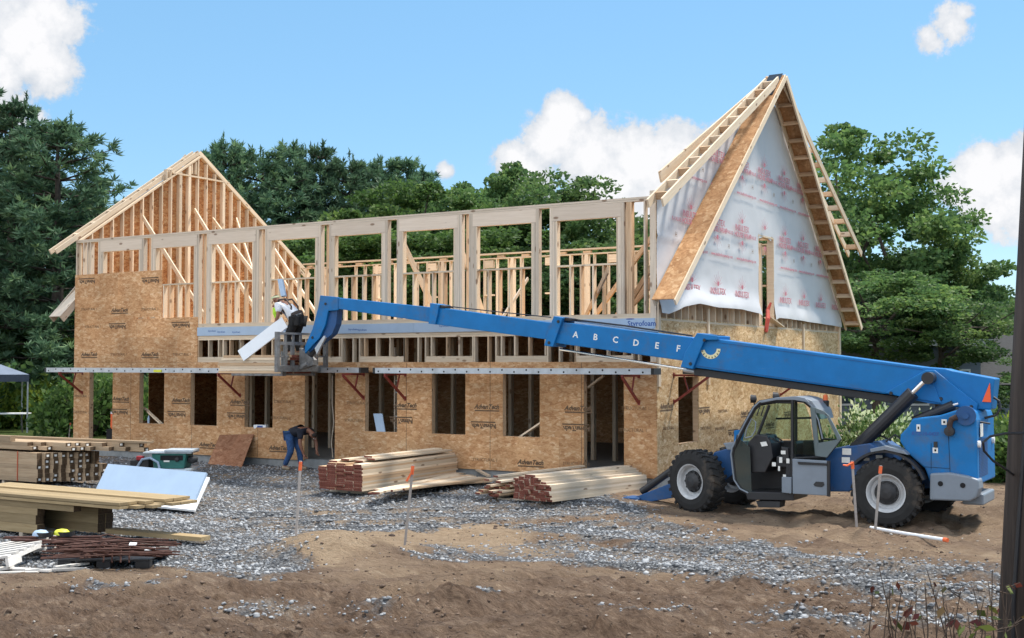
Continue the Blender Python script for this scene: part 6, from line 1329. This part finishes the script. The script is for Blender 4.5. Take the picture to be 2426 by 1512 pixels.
BL = [(968, 428, 56, 4.6, 1, 'yellow green broad leaved tree above the sixth upper window'), (1110, 402, 60, 4.2, 0, 'broad leaved tree left of the tallest one in the back row'), (1180, 394, 60, 4.4, 2, 'tallest broad leaved tree of the back row, above the sixth and seventh windows'), (1290, 430, 58, 4.2, 0, 'dark broad leaved tree above the seventh upper window'),
      (1385, 448, 58, 4.6, 2, 'dark broad leaved tree above the last upper window'), (1478, 500, 62, 3.4, 0, 'small tree behind the last stud bay of the upper wall'), (1560, 520, 64, 3.6, 1, 'tree hidden behind the corner post of the wrapped gable'),
      (850, 520, 50, 4.4, 3, 'green tree seen through the fifth upper window'), (1020, 520, 50, 4.2, 3, 'green tree seen through the sixth upper window'), (1200, 540, 50, 4.4, 1, 'green tree seen through the seventh upper window'), (1390, 545, 50, 4.6, 0, 'dark tree seen through the last upper window'), (700, 560, 50, 4.0, 2, 'dark tree seen through the fourth upper window'),
      (1975, 300, 45, 4.2, 2, 'big dark tree rising behind the right slope of the wrapped gable'), (2105, 420, 43, 3.5, 2, 'wide spreading tree right of the wrapped gable'), (2205, 560, 42, 2.4, 0, 'lower tree whose boughs reach the sky at the far right'), (2540, 850, 34, 2.6, 2, 'dark tree beside the utility pole at the right edge'),
      (1800, 500, 60, 4.5, 0, 'tree seen only through the gable window'), (2075, 640, 38, 3.0, 4, 'leafy boughs hanging above the rear half of the boom'), (2225, 690, 38, 2.6, 4, 'lowest leafy boughs above the tail of the boom'), (20, 700, 50, 4.2, 0, 'broad leaved tree under the pines at the left edge'), (130, 740, 46, 3.2, 3, 'leafy tree beside the left wall above the canopy')]
for i, (x, y, d, w, mi, lb) in enumerate(BL): tree('b', mi, x, y, d, w, lb, 'broad leaved trees round the house', 'broadleaf_tree')
def bush_mesh(seed, mat, per=70, nc=42, leaf=.13):
    g_ = np.random.default_rng(seed); Vv = []; tn = []
    for _ in range(nc):
        p = g_.normal(0, 1, 3); p /= np.linalg.norm(p); p *= g_.uniform(.3, 1) ** .4; p[2] = abs(p[2]); c = p * np.array([1, 1, .95]) + np.array([0, 0, .05]); k = per
        q = g_.normal(0, .15, (k, 3)); Vv.append(quads(c + q, q + g_.normal(0, .1, (k, 3)) + np.array([0, 0, .1]), g_.uniform(.6, 1.3, k) * leaf, .6, g_, .3)); tn.append(np.where(g_.random(k) < (.45 * max(0, p[2]) if mat is M_hyd else 0), .97, np.clip(g_.normal(.4, .22, k) + .2 * (p[2] - .5), 0, .78 if mat is M_hyd else 1)))
    return leaf_mesh('foliage', np.concatenate(Vv), np.concatenate(tn), mat)
BUSH = [bush_mesh(301, M_bush), bush_mesh(302, M_bush), bush_mesh(303, M_leaf), bush_mesh(304, M_hyd, 110, 46, .10)]
stm = MB()
for k in range(9):
    a = k * .7; stm.tube([(0, 0, -.1), (math.cos(a) * .3, math.sin(a) * .3, .4), (math.cos(a) * .6, math.sin(a) * .6, .75)], [.03, .02, .008], 5)
stm_me = bpy.data.meshes.new('stems'); stm_me.from_pydata(stm.v, [], stm.f); stm_me.materials.append(M_bark)
def bush(mi, dx, dtop, dep, w, label, group=None, name='bush', cat='bush'):
    b_ = CAM + c_right * ((dx - 1212.5) / FPX * dep) + c_flat * dep; z0 = gz(b_[0], b_[1]); H = max(.6, onD(dx, dtop, dep)[2] - z0)
    e_ = empty(name, label, cat, (float(b_[0]), float(b_[1]), z0), random.uniform(0, 6.28), group); e_.scale = (w, w, float(H) * .95)
    for nm, me in (('stems', stm_me), ('foliage', BUSH[mi])):
        o = bpy.data.objects.new(nm, me); COL.objects.link(o); o.parent = e_
for i, (x, y, d, w, mi, lb) in enumerate([(-30, 905, 52, 1.6, 0, 'yellow green bush behind the canopy leg, cut by the left edge'), (45, 925, 52, 1.4, 1, 'yellow green bush framed by the canopy'), (100, 915, 52, 1.5, 0, 'yellow green bush just right of the canopy pole'), (150, 935, 52, 1.3, 1, 'yellow green bush touching the left corner of the house'),
      (215, 900, 46, 1.8, 2, 'green bush seen through the first door'), (262, 890, 48, 2.0, 2, 'second green bush seen through the first door'), (320, 920, 50, 1.8, 2, 'green bush behind the left end of the house'),
      (2378, 985, 33, 1.0, 1, 'yellowish bush between the machine and the utility pole'), (2340, 1040, 31, 1.2, 2, 'green bush behind the counterweight'), (2420, 1000, 31, 1.6, 2, 'green bush behind the utility pole'), (2190, 1010, 34, 1.1, 2, 'green bush behind the lift cylinder')]):
    bush(mi, x, y, d, w, lb, 'bushes round the site')
bush(3, 2062, 955, 33.5, 1.15, 'hydrangea bush with pale blooms behind the cab', None, 'hydrangea', 'bush'); bush(3, 2150, 985, 34, 1.0, 'smaller hydrangea bush showing between the two cylinders', None, 'hydrangea', 'bush')
# far woods closing the view: one mass
g_ = np.random.default_rng(9); kk = 60000; ang = np.radians(g_.uniform(-40, 40, kk)); rad = g_.uniform(82, 100, kk)
tx = CAM[0] + rad * (np.sin(ang) * c_right[0] + np.cos(ang) * c_flat[0]); ty = CAM[1] + rad * (np.sin(ang) * c_right[1] + np.cos(ang) * c_flat[1])
ht = 3.5 + 5.5 * fbm(ang * 28, ang * 3 + 2, 12, 3); tz_ = 1.0 + ht * g_.uniform(0, 1, kk) ** .8
Pn = np.stack([tx, ty, tz_], -1) + g_.normal(0, .3, (kk, 3))
Vw = quads(Pn, g_.normal(0, 1, (kk, 3)), g_.uniform(.5, 1.0, kk), .7, g_)
fw_ = bpy.data.objects.new('far_woods', leaf_mesh('far_woods', Vw, np.clip(g_.normal(.4, .2, kk), 0, 1), M_leafd)); COL.objects.link(fw_); fw_['kind'] = 'stuff'
# rough undergrowth along the edge of the lot
kk = 26000; ang = np.radians(g_.uniform(-36, 36, kk)); rad = g_.uniform(54, 66, kk)
tx = CAM[0] + rad * (np.sin(ang) * c_right[0] + np.cos(ang) * c_flat[0]); ty = CAM[1] + rad * (np.sin(ang) * c_right[1] + np.cos(ang) * c_flat[1])
Pn = np.stack([tx, ty, ground_z(tx, ty, False) + g_.uniform(0, 1, kk) * (1.2 + 2.2 * vnoise(ang * 60, rad * .3, 5))], -1)
ug = bpy.data.objects.new('undergrowth', leaf_mesh('undergrowth', quads(Pn, g_.normal(0, 1, (kk, 3)), g_.uniform(.25, .5, kk), .6, g_), np.clip(g_.normal(.4, .2, kk), 0, 1), M_leafd)); COL.objects.link(ug); ug['kind'] = 'stuff'
# ------------------------------------------------------------------ neighbouring house behind the machine
M_siding = plain('grey_siding', (.16, .19, .24), .7, .05, 3); M_shing = plain('dark_shingles', (.022, .024, .028), .85, .3, 10, .01); M_trim = plain('white_trim', (.72, .73, .75), .5, .04, 4)
nb_ = CAM + c_right * ((2130 - 1212.5) / FPX * 47) + c_flat * 47; nh = empty('neighbour_house', 'grey sided house with white trim and dark roof behind the machine', 'house', (float(nb_[0]), float(nb_[1]), gz(nb_[0], nb_[1])), YAW)
MB().box((-3.2, 0, 0), (3.1, 7, 3.35)).build('wall', M_siding, nh)
sdg = MB()
for k in range(22): sdg.box((-3.21, -.015, .1 + k * .15), (3.11, -.001, .112 + k * .15))
sdg.build('siding_course', M_siding, nh)
MB().prism([(-.5, 3.65), (7.5, 3.65), (3.5, 5.6)], -3.5, 3.4, 'x').build('roof', M_shing, nh); MB().box((-3.5, -.5, 3.38), (3.4, -.2, 3.64)).build('eave_trim', M_trim, nh)
for x in (-2.2, .6, 2.2):
    wfr = MB().box((x - .5, -.05, 1.1), (x + .5, -.018, 2.5)).build('window', M_trim, nh); MB().box((x - .42, -.06, 1.18), (x + .42, -.052, 2.42)).build('pane', plain('pane_%d' % (x * 10), (.05, .07, .09), .1, .1, 2), wfr)
MB().box((3.2, 1.0, 0), (9.5, 8, 1.9)).build('garage_wall', M_siding, nh); MB().prism([(.2, 1.9), (8.5, 1.9), (4.4, 4.45)], 3.42, 9.8, 'x').build('garage_roof', M_shing, nh)
# ------------------------------------------------------------------ utility pole, wires and weeds close to the road
M_pole = plain('dark_pole_wood', (.060, .046, .039), .85, .5, 1.6, .012)
_n = M_pole.node_tree.nodes; _mp = N(_n, 'ShaderNodeMapping'); _mp.inputs['Scale'].default_value = (16, 16, .7); _tc = [q for q in _n if q.type == 'TEX_COORD'][0]; M_pole.node_tree.links.new(_tc.outputs['Object'], _mp.inputs[0]); M_pole.node_tree.links.new(_mp.outputs[0], [q for q in _n if q.type == 'TEX_NOISE'][0].inputs['Vector'])

pd = 7.0; pb = onD(2441, 1512, pd); pt = onD(2497, 340, pd); dirp = (pt - pb) / np.linalg.norm(pt - pb); zb0 = gz(pb[0], pb[1]); base = pb + dirp * ((zb0 - .2 - pb[2]) / dirp[2])
pole = empty('utility_pole', 'dark leaning wooden utility pole at the right edge', 'pole', tuple(float(t) for t in base)); MB().tube([(0, 0, 0), tuple(dirp * 2.5), tuple(dirp * 8.5)], [.185, .172, .15], 20).build('shaft', M_pole, pole, smooth=True)
cdp = []
for t_, off in ((.3, -.12), (1.2, -.155), (2.2, -.135), (3.5, -.15), (5, -.14)): cdp.append(dirp * t_ + c_right * off - c_flat * .11)
MB().tube(cdp, .012, 6).build('ground_wire', M_cyl, pole)
wr = [onD(x, y, d) for x, y, d in ((2450, 1022, 6.75), (2425, 1026, 6.72), (2380, 1027, 6.7), (2345, 1034, 6.7), (2328, 1048, 6.7), (2330, 1068, 6.72), (2352, 1092, 6.75), (2382, 1112, 6.85), (2400, 1125, 6.95))]
o = MB().tube([p - wr[0] for p in wr], .007, 6).build('cable_loop', M_cyl, None); o.location = [float(t) for t in wr[0]]; tag(o, 'thin black cable looping out from the utility pole', 'cable')
M_weed = leafmat('weed_leaves', [(0, (.10, .02, .02)), (.45, (.16, .05, .03)), (.6, (.10, .12, .03)), (1, (.16, .20, .05))], .3); M_twig = plain('brown_twig', (.075, .050, .035), .9, .3, 20)
rw = random.Random(5)
def weed(dx, tops, dep, label):
    b_ = onD(dx, 1512, dep); z0 = gz(b_[0], b_[1]); e_ = empty('weed', label, 'plant', (float(b_[0]), float(b_[1]), z0), 0, 'weeds by the utility pole'); B = np.array([b_[0], b_[1], z0]); t = MB(); lv = []; tn = []
    for (x, y) in tops:
        T = onD(x, y, dep + rw.uniform(-.25, .25)) - B; m1 = T * .45 + c_right * rw.uniform(-.1, .1) * .6; m2 = T * .8 + c_right * rw.uniform(-.06, .06)
        r0 = rw.uniform(-.10, .10) * c_right + rw.uniform(-.1, .1) * c_flat
        t.tube([r0 - np.array([0, 0, .05]), r0 * .6 + m1, m2, T], [.006, .0045, .0035, .002], 5)
        for k in range(rw.randint(3, 7)):
            f = rw.uniform(.35, 1.0); p = T * f + c_right * rw.uniform(-.03, .03); q = p + c_right * rw.uniform(-.09, .09) + np.array([0, 0, rw.uniform(-.02, .07)]); t.tube([p, q], [.003, .0015], 4)
            if rw.random() < .85:
                s_ = rw.uniform(.04, .085); d = np.array([rw.uniform(-1, 1), rw.uniform(-1, 1), rw.uniform(-1.3, .3)]); d /= np.linalg.norm(d); sd_ = np.cross(d, [rw.uniform(-1, 1), rw.uniform(-1, 1), .3]); sd_ /= np.linalg.norm(sd_)
                lv += [q, q + d * s_ * .5 + sd_ * s_ * .32, q + d * s_ * 1.1, q + d * s_ * .5 - sd_ * s_ * .32]; tn.append(rw.random())
    t.build('stems', M_twig, e_)
    if lv:
        o = bpy.data.objects.new('leaves', leaf_mesh('leaves', np.array(lv), np.array(tn), M_weed)); COL.objects.link(o); o.parent = e_
weed(2120, [(2082, 1345), (2068, 1400), (2108, 1380), (2135, 1395), (2100, 1440), (2160, 1420)], 6.3, 'thin weed with red and green leaves, leftmost of the weeds')
weed(2200, [(2170, 1400), (2190, 1380), (2215, 1410), (2240, 1430), (2180, 1450), (2225, 1460), (2260, 1440), (2150, 1455)], 6.2, 'dense tangle of brown weed stems in the middle of the weeds')
weed(2300, [(2195, 1350), (2230, 1385), (2275, 1400), (2305, 1395), (2330, 1420), (2290, 1440), (2340, 1380), (2260, 1455)], 6.5, 'tall arching weed stems nearest the pole on its left')
weed(2360, [(2350, 1350), (2372, 1330), (2385, 1390), (2340, 1430), (2395, 1420), (2366, 1380)], 6.4, 'upright weed growing against the foot of the pole')
weed(2470, [(2440, 1420), (2460, 1440), (2400, 1460), (2330, 1470)], 6.0, 'low weed in front of the pole foot')
